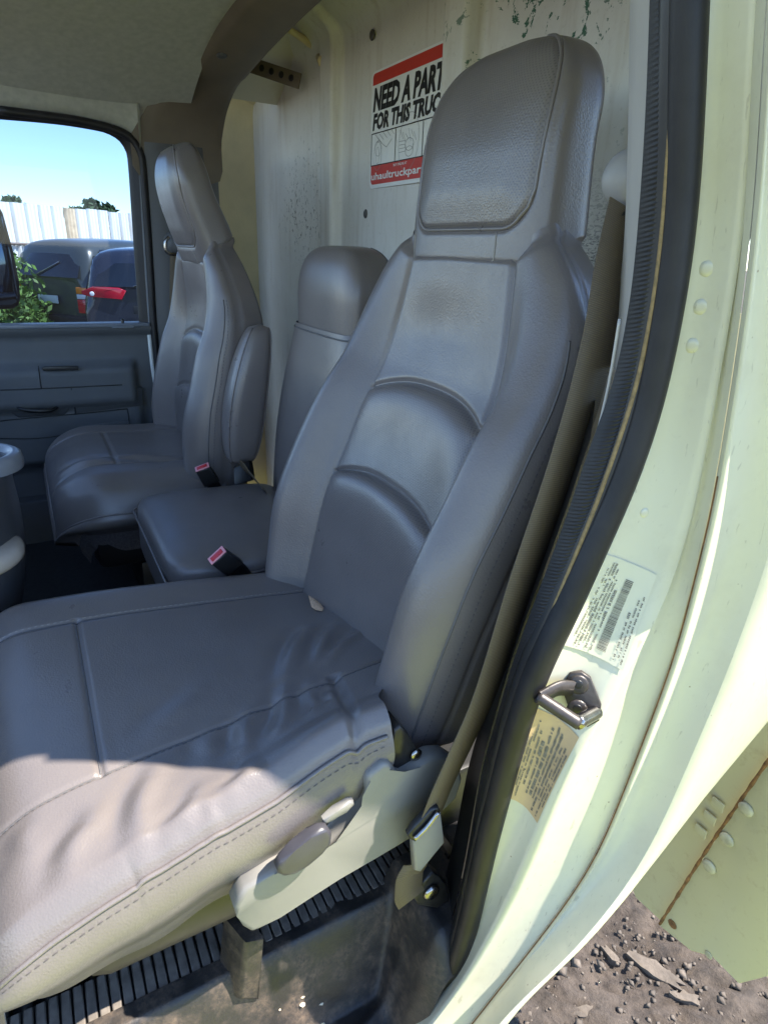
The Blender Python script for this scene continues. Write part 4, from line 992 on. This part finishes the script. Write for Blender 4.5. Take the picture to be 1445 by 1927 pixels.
# ------------------------------------------------------------------ parts-order sticker on the bulkhead
sx0, sx1 = 1.530, 1.13; ztop = at(703, 137, 1, WY)[2]; zbot = at(694, 356, 1, WY)[2]
st = thing('parts_sticker', (1.37, WY, zbot), 'white and red sticker reading NEED A PART FOR THIS TRUCK on the bulkhead', 'sticker')
yy = WY+.0052
def sq(x0, x1, z0, z1, y): return [(x0, y, z0), (x1, y, z0), (x1, y, z1), (x0, y, z1)]
def rrect(x0, x1, z0, z1, y, r, n=6):
    pts = []
    for cx2, cz2, a0 in ((x0+r, z0+r, 180), (x1-r, z0+r, 270), (x1-r, z1-r, 0), (x0+r, z1-r, 90)):
        for a in np.linspace(a0, a0+90, n): pts.append((cx2+r*math.cos(math.radians(a)), y, cz2+r*math.sin(math.radians(a))))
    return pts
Hh = ztop-zbot; Z = lambda f: ztop-f*Hh     # f = fraction down from the top
O('film', rrect(sx1, sx0, zbot, ztop, yy, .012), [list(range(24))], M['sticker_white'], st, False)
def red_band(f0, f1, top):
    y = yy+.0006; x0, x1, z0, z1 = sx1+.003, sx0-.006, Z(f1), Z(f0); r = .010
    pts = [(x1, y, z0), (x0, y, z0), (x0, y, z1)]+[(x1-r+r*math.sin(a), y, z1-r+r*math.cos(a)) for a in np.linspace(0, np.pi/2, 6)] if top else [(x1, y, z1), (x0, y, z1), (x0, y, z0)]+[(x1-r+r*math.sin(a), y, z0+r-r*math.cos(a)) for a in np.linspace(0, np.pi/2, 6)]
    O('red_band', pts, [list(range(len(pts)))], M['sticker_red'], st, False)
red_band(.02, .115, True); red_band(.800, .965, False)
Rt, Up = (-1, 0, 0), (0, 0, 1)
text_obj('lettering', 'NEED A PART?', (sx0-.010, yy, Z(.325)), Rt, Up, .175*Hh, .310, M['ink'], st, .16, .048, .0008)
text_obj('lettering', 'FOR THIS TRUCK?', (sx0-.010, yy, Z(.485)), Rt, Up, .125*Hh, .325, M['ink'], st, .16, .048, .0008)
text_obj('lettering', 'BUY ONLINE AT', (sx0-.118, yy, Z(.835)), Rt, Up, .020*Hh, .060, M['sticker_white'], st, 0, .02, .0014)
text_obj('lettering', 'uhaultruckparts.com', (sx0-.010, yy, Z(.925)), Rt, Up, .062*Hh, .335, M['sticker_white'], st, 0, .018, .0014)
def line(name, pts, w, mat):
    V = []; Fc = []
    for a, b in zip(pts[:-1], pts[1:]):
        a = np.array(a); b = np.array(b); d = b-a; d /= np.linalg.norm(d)+1e-9; n = np.array([-d[1], d[0]])*w/2; i = len(V)
        for q in (a-n, a+n, b+n, b-n): V.append((q[0], yy+.0010, q[1]))
        Fc.append([i, i+1, i+2, i+3])
    return O(name, V, Fc, mat, st, False)
pan = .125
line('rule', [(sx0-.006, Z(.520)), (sx1+.002, Z(.520))], .0022, M['ink'])
for k in range(3): line('rule', [(sx0-.006-pan*k*.93, Z(.520)), (sx0-.006-pan*k*.93, Z(.800))], .0022, M['ink'])
line('rule', [(sx0-.006, Z(.797)), (sx1+.002, Z(.797))], .0022, M['ink'])
def ell(cx2, cz2, a, b, n=16, rot=0): return [(cx2+a*math.cos(t)*math.cos(rot)-b*math.sin(t)*math.sin(rot), cz2+a*math.cos(t)*math.sin(rot)+b*math.sin(t)*math.cos(rot)) for t in np.linspace(0, 2*np.pi, n)]
xa = sx0-.006
for k in range(5): line('drawing', [(xa-.018-.02*k, Z(.53)), (xa-.045-.016*k, Z(.60)+.002*k)], .0010, M['drawing'])
line('drawing', [(xa-.03, Z(.56)), (xa-.058, Z(.63)), (xa-.075, Z(.66)), (xa-.10, Z(.60))], .0011, M['drawing'])
line('drawing', ell(xa-.035, Z(.655), .016, .016), .0009, M['drawing']); line('drawing', ell(xa-.032, Z(.72), .020, .030), .0009, M['drawing']); line('drawing', ell(xa-.032, Z(.715), .008, .018), .0008, M['drawing'])
xb = xa-pan*.93
line('drawing', ell(xb-.058, Z(.66), .042, .056, 24, .2), .0009, M['drawing']); line('drawing', ell(xb-.062, Z(.68), .018, .012), .0011, M['drawing']); line('drawing', ell(xb-.062, Z(.735), .016, .010), .0010, M['drawing'])
line('drawing', [(xb-.046, Z(.68)), (xb-.046, Z(.74))], .001, M['drawing']); line('drawing', [(xb-.078, Z(.68)), (xb-.078, Z(.74))], .001, M['drawing'])
for k in range(6): line('drawing', [(xb-.02-.012*k, Z(.55+.02*(k % 3))), (xb-.035-.011*k, Z(.63+.03*(k % 2)))], .0009, M['drawing'])
for k in range(4): line('drawing', [(xb-.018, Z(.64+.03*k)), (xb-.045, Z(.645+.028*k))], .0009, M['drawing'])

# ------------------------------------------------------------------ passenger door
DX = 2.12
door = thing('passenger_door', (DX, 0, .2), 'dark grey moulded passenger door with closed window and black mirror', 'door')
def dp_(px, py, x=DX): return at(px, py, 0, x)
panel = [dp_(276, 612), dp_(290, 700), dp_(302, 800), dp_(312, 870)]
zr = np.linspace(.06, .735, 60); yr_ = np.linspace(-.338, .75, 100); YY, ZZ = np.meshgrid(yr_, zr)
def step(v, a, w=.008): return smooth01((v-a)/w+.5)
# moulded relief of the trim panel: upper field, raised armrest band, recessed pocket
XX = np.full_like(YY, DX)
arm_band = step(ZZ, .505)*(1-step(ZZ, .625, .02))*step(YY, -.275, .012); XX -= .045*arm_band
low_band = step(ZZ, .33)*(1-step(ZZ, .505))*step(YY, -.285, .012); XX -= .022*low_band
XX += .012*(1-step(ZZ, .31, .02)); XX -= .02*step(ZZ, .715, .02)
YY2 = YY-.02*(1-ZZ/.735)*(YY < -.3)
grid('trim_panel', np.stack([XX, YY2, ZZ], -1), M['door'], door, flip=True)
tp_ = bpy.data.objects['trim_panel']
q0 = dp_(0, 616); q1 = dp_(272, 611)
box('window_sill', (DX-.025, -.335, .733), (DX+.03, .75, .745), M['belt_blue'], door, .004)
# recess pieces: handle bowl, handle, switch panel, seams
def dpoly(name, pts, x, th, mat, parent, bev=.004): return prism(name, [dp_(px, py, x) for px, py in pts], (1, 0, 0), th, mat, parent, bev)
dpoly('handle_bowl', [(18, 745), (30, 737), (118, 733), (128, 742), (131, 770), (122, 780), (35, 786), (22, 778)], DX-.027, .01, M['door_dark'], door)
dpoly('handle_recess', [(78, 750), (92, 747), (104, 752), (111, 764), (108, 772), (80, 774)], DX-.030, .01, M['black'], door, .002)
hnd = tube('door_handle', resample(np.array([dp_(33, 767, DX-.04), dp_(45, 771, DX-.05), dp_(75, 773, DX-.052), (dp_(95, 772, DX-.05)), dp_(108, 766, DX-.035)]), 24), np.r_[np.linspace(.004, .008, 12), np.linspace(.008, .005, 12)], M['black'], door, 8)
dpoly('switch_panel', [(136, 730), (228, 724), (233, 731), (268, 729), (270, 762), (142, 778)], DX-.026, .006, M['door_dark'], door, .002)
dpoly('pull_slot', [(78, 692), (84, 690), (147, 689), (148, 696), (82, 698)], DX-.052, .01, M['black'], door, .001)
for pts in ([(72, 688), (78, 731)], [(0, 734), (78, 731), (230, 724)], [(134, 730), (143, 780)], [(0, 792), (60, 786), (143, 779), (240, 769)], [(240, 769), (245, 810)], [(0, 825), (80, 824), (160, 812)]):
    tube('panel_gap', resample(np.array([dp_(px, py, DX-.0455 if py < 735 else DX-.0235) for px, py in pts]), 8), .0016, M['black'], door, 5)
# lower speaker/pocket ridge and raised moulding letters too faint to read
dpoly('lower_pocket', [(150, 802), (244, 790), (246, 812), (152, 820)], DX-.024, .004, M['door'], door, .002)
for k in range(9): 
    px = 152+k*10; dpoly('raised_mark', [(px, 803-k*1.0), (px+6, 802-k*1.0), (px+6, 808-k*1.0), (px, 809-k*1.0)], DX-.0255, .002, M['door'], door, 0)
# lock knob
lk = thing('lock_knob', tuple(dp_(232, 612, DX-.01)), 'small black door lock knob on the window sill', 'knob') if False else door
kq = dp_(232, 616, DX-.012); lathe('lock_knob', kq, (0, 0, 1), [(.005, 0), (.0042, .012), (.005, .022), (.003, .027), (.0, .028)], M['black'], door, 12)
prism('lock_bezel', [kq+np.array([a, b, .0]) for a, b in ((-.015, -.028), (.012, -.022), (.012, .026), (-.015, .034))], (0, 0, 1), .004, M['belt_blue'], door, .0015)
# window frame and glass
WF = [(-200, 212), (0, 222), (110, 232), (190, 245), (225, 262), (241, 292), (249, 400), (257, 520), (264, 612)]
fo = [(-200, 188), (0, 203), (120, 216), (205, 232), (250, 254), (268, 300), (274, 400), (281, 520), (287, 612)]
fi = resample(np.array([dp_(*p) for p in WF]), 70); fo_ = resample(np.array([dp_(*p) for p in fo]), 70)
FR_ = np.stack([fo_+np.array([.03, 0, 0]), fo_+np.array([-.008, 0, 0]), fo_*.75+fi*.25+np.array([-.014, 0, 0]), fo_*.6+fi*.4+np.array([-.012, 0, 0])], 1)
grid('window_frame', FR_, M['belt_blue'], door, flip=True)
FR2 = np.stack([fo_*.6+fi*.4+np.array([-.013, 0, 0]), fo_*.3+fi*.7+np.array([-.006, 0, 0]), fi+np.array([.006, 0, 0]), fi+np.array([.02, 0, 0])], 1)
grid('glass_run_channel', FR2, M['rubber'], door, flip=True)
hd0 = fo_[:52]+np.array([-.004, 0, -.004]); hd1 = hd0.copy(); hd1[:, 0] = 2.075; hd1[:, 2] = np.maximum(1.335, hd0[:, 2]+.03); hd2 = hd1.copy(); hd2[:, 0] = 2.0; hd2[:, 2] = 1.40
grid('side_header', np.stack([hd0+np.array([.05, 0, 0]), hd0, hd0*.5+hd1*.5+np.array([.006, 0, -.0]), hd1, hd2], 1), M['headliner'], cab)
gz0 = .735; gl = [(DX+.012, p[1], p[2]) for p in fi[:-1]]+[(DX+.012, fi[-1][1], .715), (DX+.012, fi[0][1], .715)]
gl.append(tuple(np.mean(np.array(gl), 0))); ng = len(gl)-1; O('window_glass', gl, [[k, (k+1) % ng, ng] for k in range(ng)], M['glass'], door, False)
pe = [dp_(*p, DX-.002) for p in ((279, 612), (286, 680), (297, 750), (308, 812), (311, 830))]; ribbon('painted_edge', resample(np.array(pe), 30), np.array([0, 1., 0]), .012, M['sticker_white'], door)
# mirror on the door outside
mo = [(-60, 380), (-20, 378), (0, 386), (8, 400), (24, 470), (36, 530), (41, 560), (38, 575), (28, 581), (-60, 586)]
mh = prism('mirror_housing', [at(px, py, 0, 2.36) for px, py in mo], (.6, .8, 0), .07, M['black'], door, .008, seg=3)
mi = [(-58, 388), (-20, 387), (-4, 394), (2, 406), (16, 470), (28, 530), (32, 556), (29, 568), (20, 573), (-58, 577)]
prism('mirror_glass', [at(px, py, 0, 2.36)-np.array([.6, .8, 0])*.004 for px, py in mi], (.6, .8, 0), .003, M['mirror'], mh, .001)

# ------------------------------------------------------------------ console on the engine cover (left edge)
con = thing('engine_cover_console', (1.16, .20, .15), 'dark grey moulded engine cover console with cup holder ring', 'console')
prof_z = [.12, .20, .27, .33, .40, .47, .53, .58, .615, .632]
prof_y = [.175, .150, .125, .098, .076, .062, .060, .062, .062, .072]      # rear face position
cons = []
for z, yv in zip(np.linspace(.12, .632, 40), pinterp(np.linspace(.12, .632, 40), prof_z, prof_y)):
    ring = []; hx, y1_ = .20+.05*(.632-z), .62; yc2 = (yv+y1_)/2; hy = (y1_-yv)/2; e = 3.2
    for k in range(72):
        a = 2*math.pi*k/72; ring.append((1.18+hx*np.sign(math.cos(a))*abs(math.cos(a))**(2/e), yc2+hy*np.sign(math.sin(a))*abs(math.sin(a))**(2/e), z))
    cons.append(ring)
cons.append([(1.18, .34, .634)]*72)
grid('console_body', np.array(cons), M['console'], con, close=True)
lathe('cup_holder_rim', (1.15, .108, .635), (0, 0, 1), [(.038, -.04), (.046, .0), (.050, .012), (.060, .015), (.068, .010), (.070, .0), (.069, -.012)], M['console_rim'], con, 36)
lathe('cup_well', (1.15, .108, .636), (0, 0, 1), [(.046, .004), (.042, -.0), (.038, .002), (.0, .0022)], M['black'], con, 30)
padP = at(-10, 1052, 0, 1.06)
rounded_block('sunlit_pad', padP[0], padP[1]+.03, padP[2], .06, .075, .022, M['console_sunlit'], con, 2.6, 40, 24, math.radians(-12))

# ------------------------------------------------------------------ driver's step well, ribbed sill plate, litter
well = thing('step_well', (.46, -.15, .0), 'black moulded plastic step well with dusty floor inside the door opening', 'step')
tray = []
# tray surface: height field with raised rim, corner pocket at the rear
tx = np.linspace(.392, .545, 70); ty = np.linspace(-.42, .40, 150); TX, TY = np.meshgrid(tx, ty)
TZ = np.full_like(TX, -.02)
inner_rise = smooth01((TX-.475)/.05); TZ = TZ+.135*inner_rise                         # riser up to the floor
rear = smooth01((-.285-TY)/.07); TZ = np.maximum(TZ, -.02+.17*rear*(.6+.4*smooth01((TX-.37)/.06)))
TZ += .006*smooth01((.372-TX)/.02)
ridge = np.exp(-(((TX-.42)+.3*(TY+.16))/.010)**2)*smooth01((-TY-.12)/.03)*(1-rear); TZ += .010*ridge
ramp_ = np.exp(-(((TX-.395)-.9*(TY+.20))/.016)**2)*np.exp(-((TY+.20)/.05)**4); TZ += .008*ramp_
TZ += .0012*noise2(TX*3, TY*3)
grid('tray', np.stack([TX, TY, TZ], -1), M['mat'], well, flip=False)
dv0 = [at(*p, 0, .50) for p in ((462, 1775), (500, 1768), (490, 1885), (450, 1885))]
prism('divider_post', dv0, (.9, .3, 0), .05, M['mat'], well, .006)
plate_a = np.array([.520, 0, .118]); 
sp_o = box('sill_plate', (.535, -.46, .100), (.600, .42, .110), M['black'], cab, .003)
nrib = 62
rib_me = None
for k in range(nrib):
    y = -.445+k*.0135
    if rib_me is None:
        r0 = box('rib', (.538, y, .110), (.596, y+.0108, .1150), M['rib'], sp_o, .0015, 1); rib_me = r0.data; y_first = y
    else:
        o = bpy.data.objects.new('rib', rib_me); COL.objects.link(o); o.parent = sp_o; BASE[o] = BASE[sp_o]; o.location = (0, y-y_first, 0)
# corrugated rubber mat under the cushion front
for k in range(9):
    y0_ = .02+k*.026; box('mat_rib', (.585, y0_, .08), (.80, y0_+.014, .092), M['mat'], cab, .004)
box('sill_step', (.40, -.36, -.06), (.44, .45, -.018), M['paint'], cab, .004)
crumbs = []
for k in range(90):
    px, py = random.uniform(240, 560), random.uniform(1790, 1925); 
    x = random.uniform(.40, .50); y = random.uniform(-.22, .12); i = np.argmin(np.abs(tx-x)); j = np.argmin(np.abs(ty-y)); z = TZ[j, i]+.002
    r = random.uniform(.0012, .0042); V = [np.array([x+r*random.uniform(.5, 1.3)*math.cos(a), y+r*random.uniform(.5, 1.6)*math.sin(a), z]) for a in np.linspace(0, 5.4, 7)]+[np.array([x, y, z+r*.5])]
    crumbs.append((V, [[q, (q+1) % 7, 7] for q in range(7)]))
Vall = []; Fall = []
for V, Fc in crumbs:
    b = len(Vall); Vall += V; Fall += [[i+b for i in f] for f in Fc]
cr_ = O('crumbs', Vall, Fall, M['litter'], None, False); tag(cr_, 'tan crumbs and grit scattered on the step well floor', kind='stuff')
sw = at(421, 1872, 2, -.015); V = [sw+np.array([.010*math.cos(a)*(.8+.3*(k % 2)), .006*math.sin(a), .003]) for k, a in enumerate(np.linspace(0, 2*np.pi, 10, endpoint=False))]
scp = O('paper_scrap', [v-0*sw for v in V]+[v+np.array([0, 0, -.003]) for v in V], [list(range(10))]+[[k, 10+k, 10+(k+1) % 10, (k+1) % 10] for k in range(10)], M['litter_white'], None, False, base=tuple(sw)); tag(scp, 'small white paper scrap on the dusty step well floor', 'scrap')

# ------------------------------------------------------------------ box skirt panel behind the cab (lower right)
sk_ = thing('body_skirt_panel', (.35, -1.0, -.35), 'greenish painted metal skirt panel with rivets and rusty fold behind the cab', 'panel')
SY = -1.0
fb, fm = at(1240, 1742, 1, SY), at(1445, 1432, 1, SY); ft = fb+(fm-fb)*(.9-fb[2])/(fm[2]-fb[2])
main = [fb, fm, ft, np.array([.02, SY, .90]), np.array([.02, SY, .25])]+[at(*p, 1, SY) for p in ((1445, 1838), (1390, 1852), (1340, 1800), (1300, 1790))]
prism('sheet', main, (0, -1, 0), .004, M['skirt'], sk_, .001)
o_ = np.array([.004, -.012, 0]); side_ = [fb+o_, fm+o_, ft+o_, np.array([.80, SY-.012, .90]), np.array([.80, SY-.012, .12]), at(1180, 1650, 1, SY-.012), at(1196, 1690, 1, SY-.012)]
prism('folded_edge', side_, (0, -1, 0), .004, M['skirt'], sk_, .001)
tube('rust_line', resample(np.array([at(*p, 1, SY+.001) for p in ((1241, 1740), (1330, 1600), (1390, 1512), (1450, 1425))]), 30), .003+.0008*np.sin(np.arange(30)*2.3), M['rust'], sk_, 6)
for p in ((1404, 1523), (1368, 1580), (1335, 1631)): disc('rivet', at(*p, 1, SY+.001), (0, 1, 0), .014, .006, M['rivet_paint'], sk_, 14)
disc('drain_hole', at(1265, 1740, 1, SY+.001), (0, 1, 0), .010, .0015, M['rust'], sk_, 12); disc('drain_hole', at(1333, 1798, 1, SY+.001), (0, 1, 0), .008, .0015, M['rivet_paint'], sk_, 12)
for p in ((1335, 1540), (1318, 1565), (1350, 1515)): 
    c = at(*p, 1, SY-.004); box('tab', c+np.array([-.012, -.002, -.010]), c+np.array([.012, .002, .010]), M['skirt'], sk_, .001)
# bark/asphalt slabs and stones on the dirt
for k, (px, py, s, rz, lab) in enumerate(((1235, 1830, .040, .5, 'long pale flat slab lying on the dirt by the skirt panel'), (1290, 1880, .022, .9, 'broken grey flake of slab on the dirt below the skirt panel'), (1150, 1800, .018, .2, 'thin brown chip of bark on the dirt below the cab edge'), (1100, 1905, .022, 1.2, 'dark brown bark chunk on the dirt under the cab corner'))):
    c = at(px, py, 2, GZ); pts = []
    for q in range(17):
        a = q*2*math.pi/17; rr = s*random.uniform(.62, 1.2); x, y = rr*1.7*math.cos(a), rr*.6*math.sin(a); pts.append(c+np.array([x*math.cos(rz)-y*math.sin(rz), x*math.sin(rz)+y*math.cos(rz), .003+.008*random.random()]))
    o = prism('bark_slab', pts, (0, 0, -1), .03, M['chip'], None, 0, base=tuple(c)); tag(o, lab, 'slab')
V = []; Fc = []
for k in range(6000):
    x, y = random.uniform(.2, 1.9), random.uniform(-2.8, -.6); s = random.uniform(.0025, .008)*random.choice([1, 1, 1, 1, 1.8]); b = len(V)
    oc = [(1, 0, 0), (0, 1, 0), (-1, 0, 0), (0, -1, 0), (0, 0, .8), (0, 0, -.5)]
    for d in oc: V.append(np.array([x, y, GZ+s*.2])+np.array(d)*s*np.array([random.uniform(.6, 1.6), random.uniform(.6, 1.6), random.uniform(.5, 1)]))
    Fc += [[b, b+1, b+4], [b+1, b+2, b+4], [b+2, b+3, b+4], [b+3, b, b+4], [b+1, b, b+5], [b+2, b+1, b+5], [b+3, b+2, b+5], [b, b+3, b+5]]
tag(O('gravel', V, Fc, M['chip'], None, True, base=(0, 0, GZ)), 'loose grit and bark bits on the dirt', kind='stuff')

# ------------------------------------------------------------------ outside the far window: fence, two SUVs, weeds, trees
A = at(-60, 372, 2, 1.72); Bp = at(320, 408, 2, 1.72); fd = Bp-A; FL = np.hypot(fd[0], fd[1]); fd = fd/np.linalg.norm(fd); fn = np.array([fd[1], -fd[0], 0])
if fn[0] > 0: fn = -fn
fence = thing('metal_fence', (A[0], A[1], GZ), 'tall white corrugated sheet fence with rusty streaks behind the parked cars', 'fence')
A = A-fd*3; npan = int((FL+8)/.36); panw = .36
for k in range(npan):
    p0 = A+fd*panw*k; ofs = random.uniform(-.006, .006); sec = []
    for (a, d) in ((0, 0), (.025, .07), (.06, .07), (.085, 0), (.15, 0), (.165, .025), (.19, .025), (.205, 0), (.255, 0), (.27, .025), (.295, .025), (.31, 0), (.355, 0)):
        sec.append(p0+fd*a+fn*(d+ofs))
    sec = np.array(sec); top = sec.copy(); bot = sec.copy(); top[:, 2] = 1.72+random.uniform(-.02, .02); bot[:, 2] = GZ
    px_mid = (RC.T@(p0-CAM)); pxx = CXP+F_PX*px_mid[0]/-px_mid[2]
    rusty = 100 < pxx < 118
    grid('sheet', np.stack([bot, top], 0), M['fence_rust'] if rusty else M['fence'], fence)
for zq in (.86,):
    a0 = A.copy(); a1 = A+fd*(FL+8); a0[2] = a1[2] = zq; tube('rail', np.array([a0+fn*.06, (a0+a1)/2+fn*.06, a1+fn*.06]), .035, M['rail'], fence, 6)

def make_suv(label, rear_c, heading, width, height, length, paint, kind):
    """SUV seen from behind: body loft, glass, lamps, bumper, wheels. heading = direction the car faces (unit xy)"""
    h = np.array([heading[0], heading[1], 0.]); h /= np.linalg.norm(h); r = np.array([h[1], -h[0], 0.]); base = np.array([rear_c[0], rear_c[1], GZ])
    car = thing('parked_suv', tuple(base), label, 'car', 'wrecked cars parked beyond the far window')
    T = lambda l, w, z: base+h*l+r*w+np.array([0, 0, z])
    W = width/2
    def ring(l, zb, zt, w, topw, n=36):
        out = []
        belt = zb+(zt-zb)*.56
        pts = [(-w*.9, zb), (-w, zb+.10), (-w*1.0, belt-.10), (-w*.97, belt), (-topw*1.04, zt-.22), (-topw*.97, zt-.10), (-topw*.82, zt-.035), (-topw*.5, zt), (0, zt+.015), (topw*.5, zt), (topw*.82, zt-.035), (topw*.97, zt-.10), (topw*1.04, zt-.22), (w*.97, belt), (w, belt-.10), (w, zb+.10), (w*.9, zb)]
        return np.array([T(l, a, z) for a, z in resample(np.array(pts), n)])
    H = height
    st_ = [(0.02, .42, H*.64, .90, .80), (0.00, .38, H*.62, .95, .84), (.04, .30, H*.70, .985, .85), (.12, .27, H*.82, 1., .84), (.25, .25, H*.955, 1., .82), (.5, .24, H*.985, 1., .80), (1.3, .24, H, 1., .79), (2.3, .24, H*.98, 1., .77), (2.8, .24, H*.86, 1., .77), (3.3, .25, H*.64, 1., .86), (length-.4, .28, H*.60, .97, .84), (length, .40, H*.48, .86, .74)]
    RR = np.stack([ring(l, zb, zt, W*a, W*b) for l, zb, zt, a, b in st_], 0)
    RR = np.stack([resample(RR[:, k], 48) for k in range(RR.shape[1])], 1)
    body = grid('body', RR, paint, car, flip=True)
    cap = RR[0]; O('tailgate', list(cap), [list(range(len(cap)))], paint, car, False)
    # rear screen
    def rs(u, v): return T(.20*v+.10*abs(u)**3*v, u*W*(.80-.12*v), H*(.665+.20*v*(1-.08*abs(u)**3)))+(-h)*(.035+.05*v)
    P = np.array([[rs(u, v) for u in np.linspace(-1, 1, 10)] for v in np.linspace(0, 1, 6)]); grid('rear_window', P, M['carglass'], car)
    tube('wiper', np.array([rs(-.25, .02)-h*.02, rs(.2, .45)-h*.02, rs(.42, .66)-h*.02]), .010, M['chrome'], car, 6)
    for s in (-1, 1):
        def ss(l, v): return T(l, s*W*((.975)-.16*v)+s*.012, H*(.60+.31*v))
        P = np.array([[ss(l+.18*v, v) for l in np.linspace(.28, 1.02, 6)] for v in np.linspace(0.02, 1, 5)]); grid('quarter_window', P, M['carglass'], car)
        P = np.array([[ss(l, v) for l in np.linspace(1.12, 1.95, 5)] for v in np.linspace(0.02, 1, 5)]); grid('side_window', P, M['carglass'], car)
        if kind == 'wide':
            lm = [T(-.01, s*W*1.0, H*.62), T(-.03, s*W*.80, H*.665), T(-.045, s*W*.42, H*.655), T(-.045, s*W*.32, H*.63), T(-.04, s*W*.40, H*.555), T(-.02, s*W*.88, H*.575), T(.02, s*W*1.0, H*.59)]
            lamp = prism('tail_lamp', lm, h, .05, M['lamp_red'], car, .008); disc('reverse_lens', T(-.035, s*W*.84, H*.60), -h, .034, .008, M['lamp_clear'], lamp, 12)
        else:
            for z0, z1, mt in ((.53, .585, 'lamp_orange'), (.485, .525, 'lamp_clear'), (.36, .48, 'lamp_red')):
                lm = [T(-.02, s*W*.70, H*z0), T(.01, s*W*.99, H*z0), T(.01, s*W*.99, H*z1), T(-.02, s*W*.70, H*z1)]; prism('tail_lamp', lm, h, .04, M[mt], car, .006)
        for l in (.85, length-.85):
            wh = lathe('wheel', T(l, s*(W-.09), .36), r*s, [(.0, .06), (.2, .07), (.24, .09), (.34, .10), (.36, .06), (.36, -.08)], M['tyre'], car, 28)
    bb = [T(-.08, -W*.9, .30), T(-.08, W*.9, .30), T(-.08, W*.93, .58), T(-.08, -W*.93, .58)]; prism('bumper', bb, h, .14, M['tyre'] if kind != 'wide' else paint, car, .03)
    pl = [T(-.035, -.22, H*.43), T(-.035, .22, H*.43), T(-.035, .22, H*.50), T(-.035, -.22, H*.50)]; prism('plate_recess', pl, h, .012, M['lamp_clear'] if kind != 'wide' else M['tyre'], car, .003)
    return car
c1 = at(276, 540, 0, 10.6); make_suv('dark blue parked SUV with wide red tail lamp beyond the window', c1, (.93, -.22), 1.86, 1.66, 4.5, M['carpaint'], 'wide')
c2 = at(90, 540, 0, 12.2); make_suv('older grey-green parked SUV with narrow orange and red lamp beside weeds', c2, (.62, -.78), 1.80, 1.76, 4.4, M['carpaint2'], 'tall')
def leaf_mass(V, Fc, c, rad, n, s):
    for k in range(n):
        d = rng.normal(size=3); d /= np.linalg.norm(d); p = np.array(c)+d*np.array(rad)*rng.random()**.45
        a = rng.normal(size=3); a /= np.linalg.norm(a); b = np.cross(a, rng.normal(size=3)); b /= np.linalg.norm(b)+1e-9; i = len(V); q = s*rng.uniform(.6, 1.4)
        V += [p-a*q, p+b*q*.45, p+a*q, p-b*q*.45]; Fc.append([i, i+1, i+2, i+3])
V = []; Fc = []
for k in range(46):
    px = rng.uniform(-80, 75); c = at(px, 560, 0, rng.uniform(11.5, 14)); hgt = rng.uniform(.7, 1.7)*(1.15-.004*max(0, px)); c[2] = GZ+hgt/2
    leaf_mass(V, Fc, c, (.30, .30, hgt/2), 260, .055)
tag(O('weeds', V, Fc, M['leaf'], None, False, base=(10, 0, GZ)), 'bright green weeds growing in front of the fence', kind='stuff')
def tree(px, py, d, rad, label):
    c = at(px, py, 0, d); c[2] -= rad[2]*.75; root = thing('tree', (c[0], c[1], GZ), label, 'tree', 'trees behind the fence')
    tube('trunk', np.array([[c[0], c[1], GZ], [c[0]+.1, c[1], (GZ+c[2])/2], [c[0], c[1]+.1, c[2]]]), np.array([.22, .16, .08]), M['bark'], root, 10)
    V = []; Fc = []
    for k in range(26):
        o = rng.normal(size=3); o /= np.linalg.norm(o); o = o*np.array(rad)*rng.uniform(.4, .95); leaf_mass(V, Fc, c+o, np.array(rad)*.34, 230, .13)
    O('crown', V, Fc, M['treeleaf'], root, False)
tree(172, 392, 30, (1.0, 1.0, .9), 'small round green tree top showing above the middle of the fence'); tree(22, 380, 32, (.9, 1.0, .6), 'low green tree top above the fence beside the mirror')

# sunlit grass added out of view on the driver's side to bounce yellow-green light
V = []; Fc = []
for k in range(16000):
    x, y = rng.uniform(-3.2, .02), rng.uniform(-1.6, 2.2); hgt = rng.uniform(.04, .14); a = rng.uniform(0, 2*np.pi); w = .006; d = np.array([math.cos(a), math.sin(a), 0]); ln = rng.normal(size=2)*.04; i = len(V); p = np.array([x, y, GZ])
    V += [p-d*w, p+d*w, p+np.array([ln[0], ln[1], hgt])]; Fc.append([i, i+1, i+2])
tag(O('bounce_grass', V, Fc, M['bounce_grass'], None, False, base=(-1, 0, GZ)), 'short yellow-green grass added unseen by the driver door to bounce light', kind='stuff')
gp, gq = np.meshgrid(np.linspace(-3.3, .05, 40), np.linspace(-1.7, 2.3, 40)); grid('bounce_turf', np.stack([gp, gq, GZ+.03+.008*noise2(gp, gq)], -1), M['bounce_grass'], None, base=(-1, 0, GZ)); tag(bpy.data.objects['bounce_turf'], kind='structure')  # unseen sheet under the added blades, bounces the same green
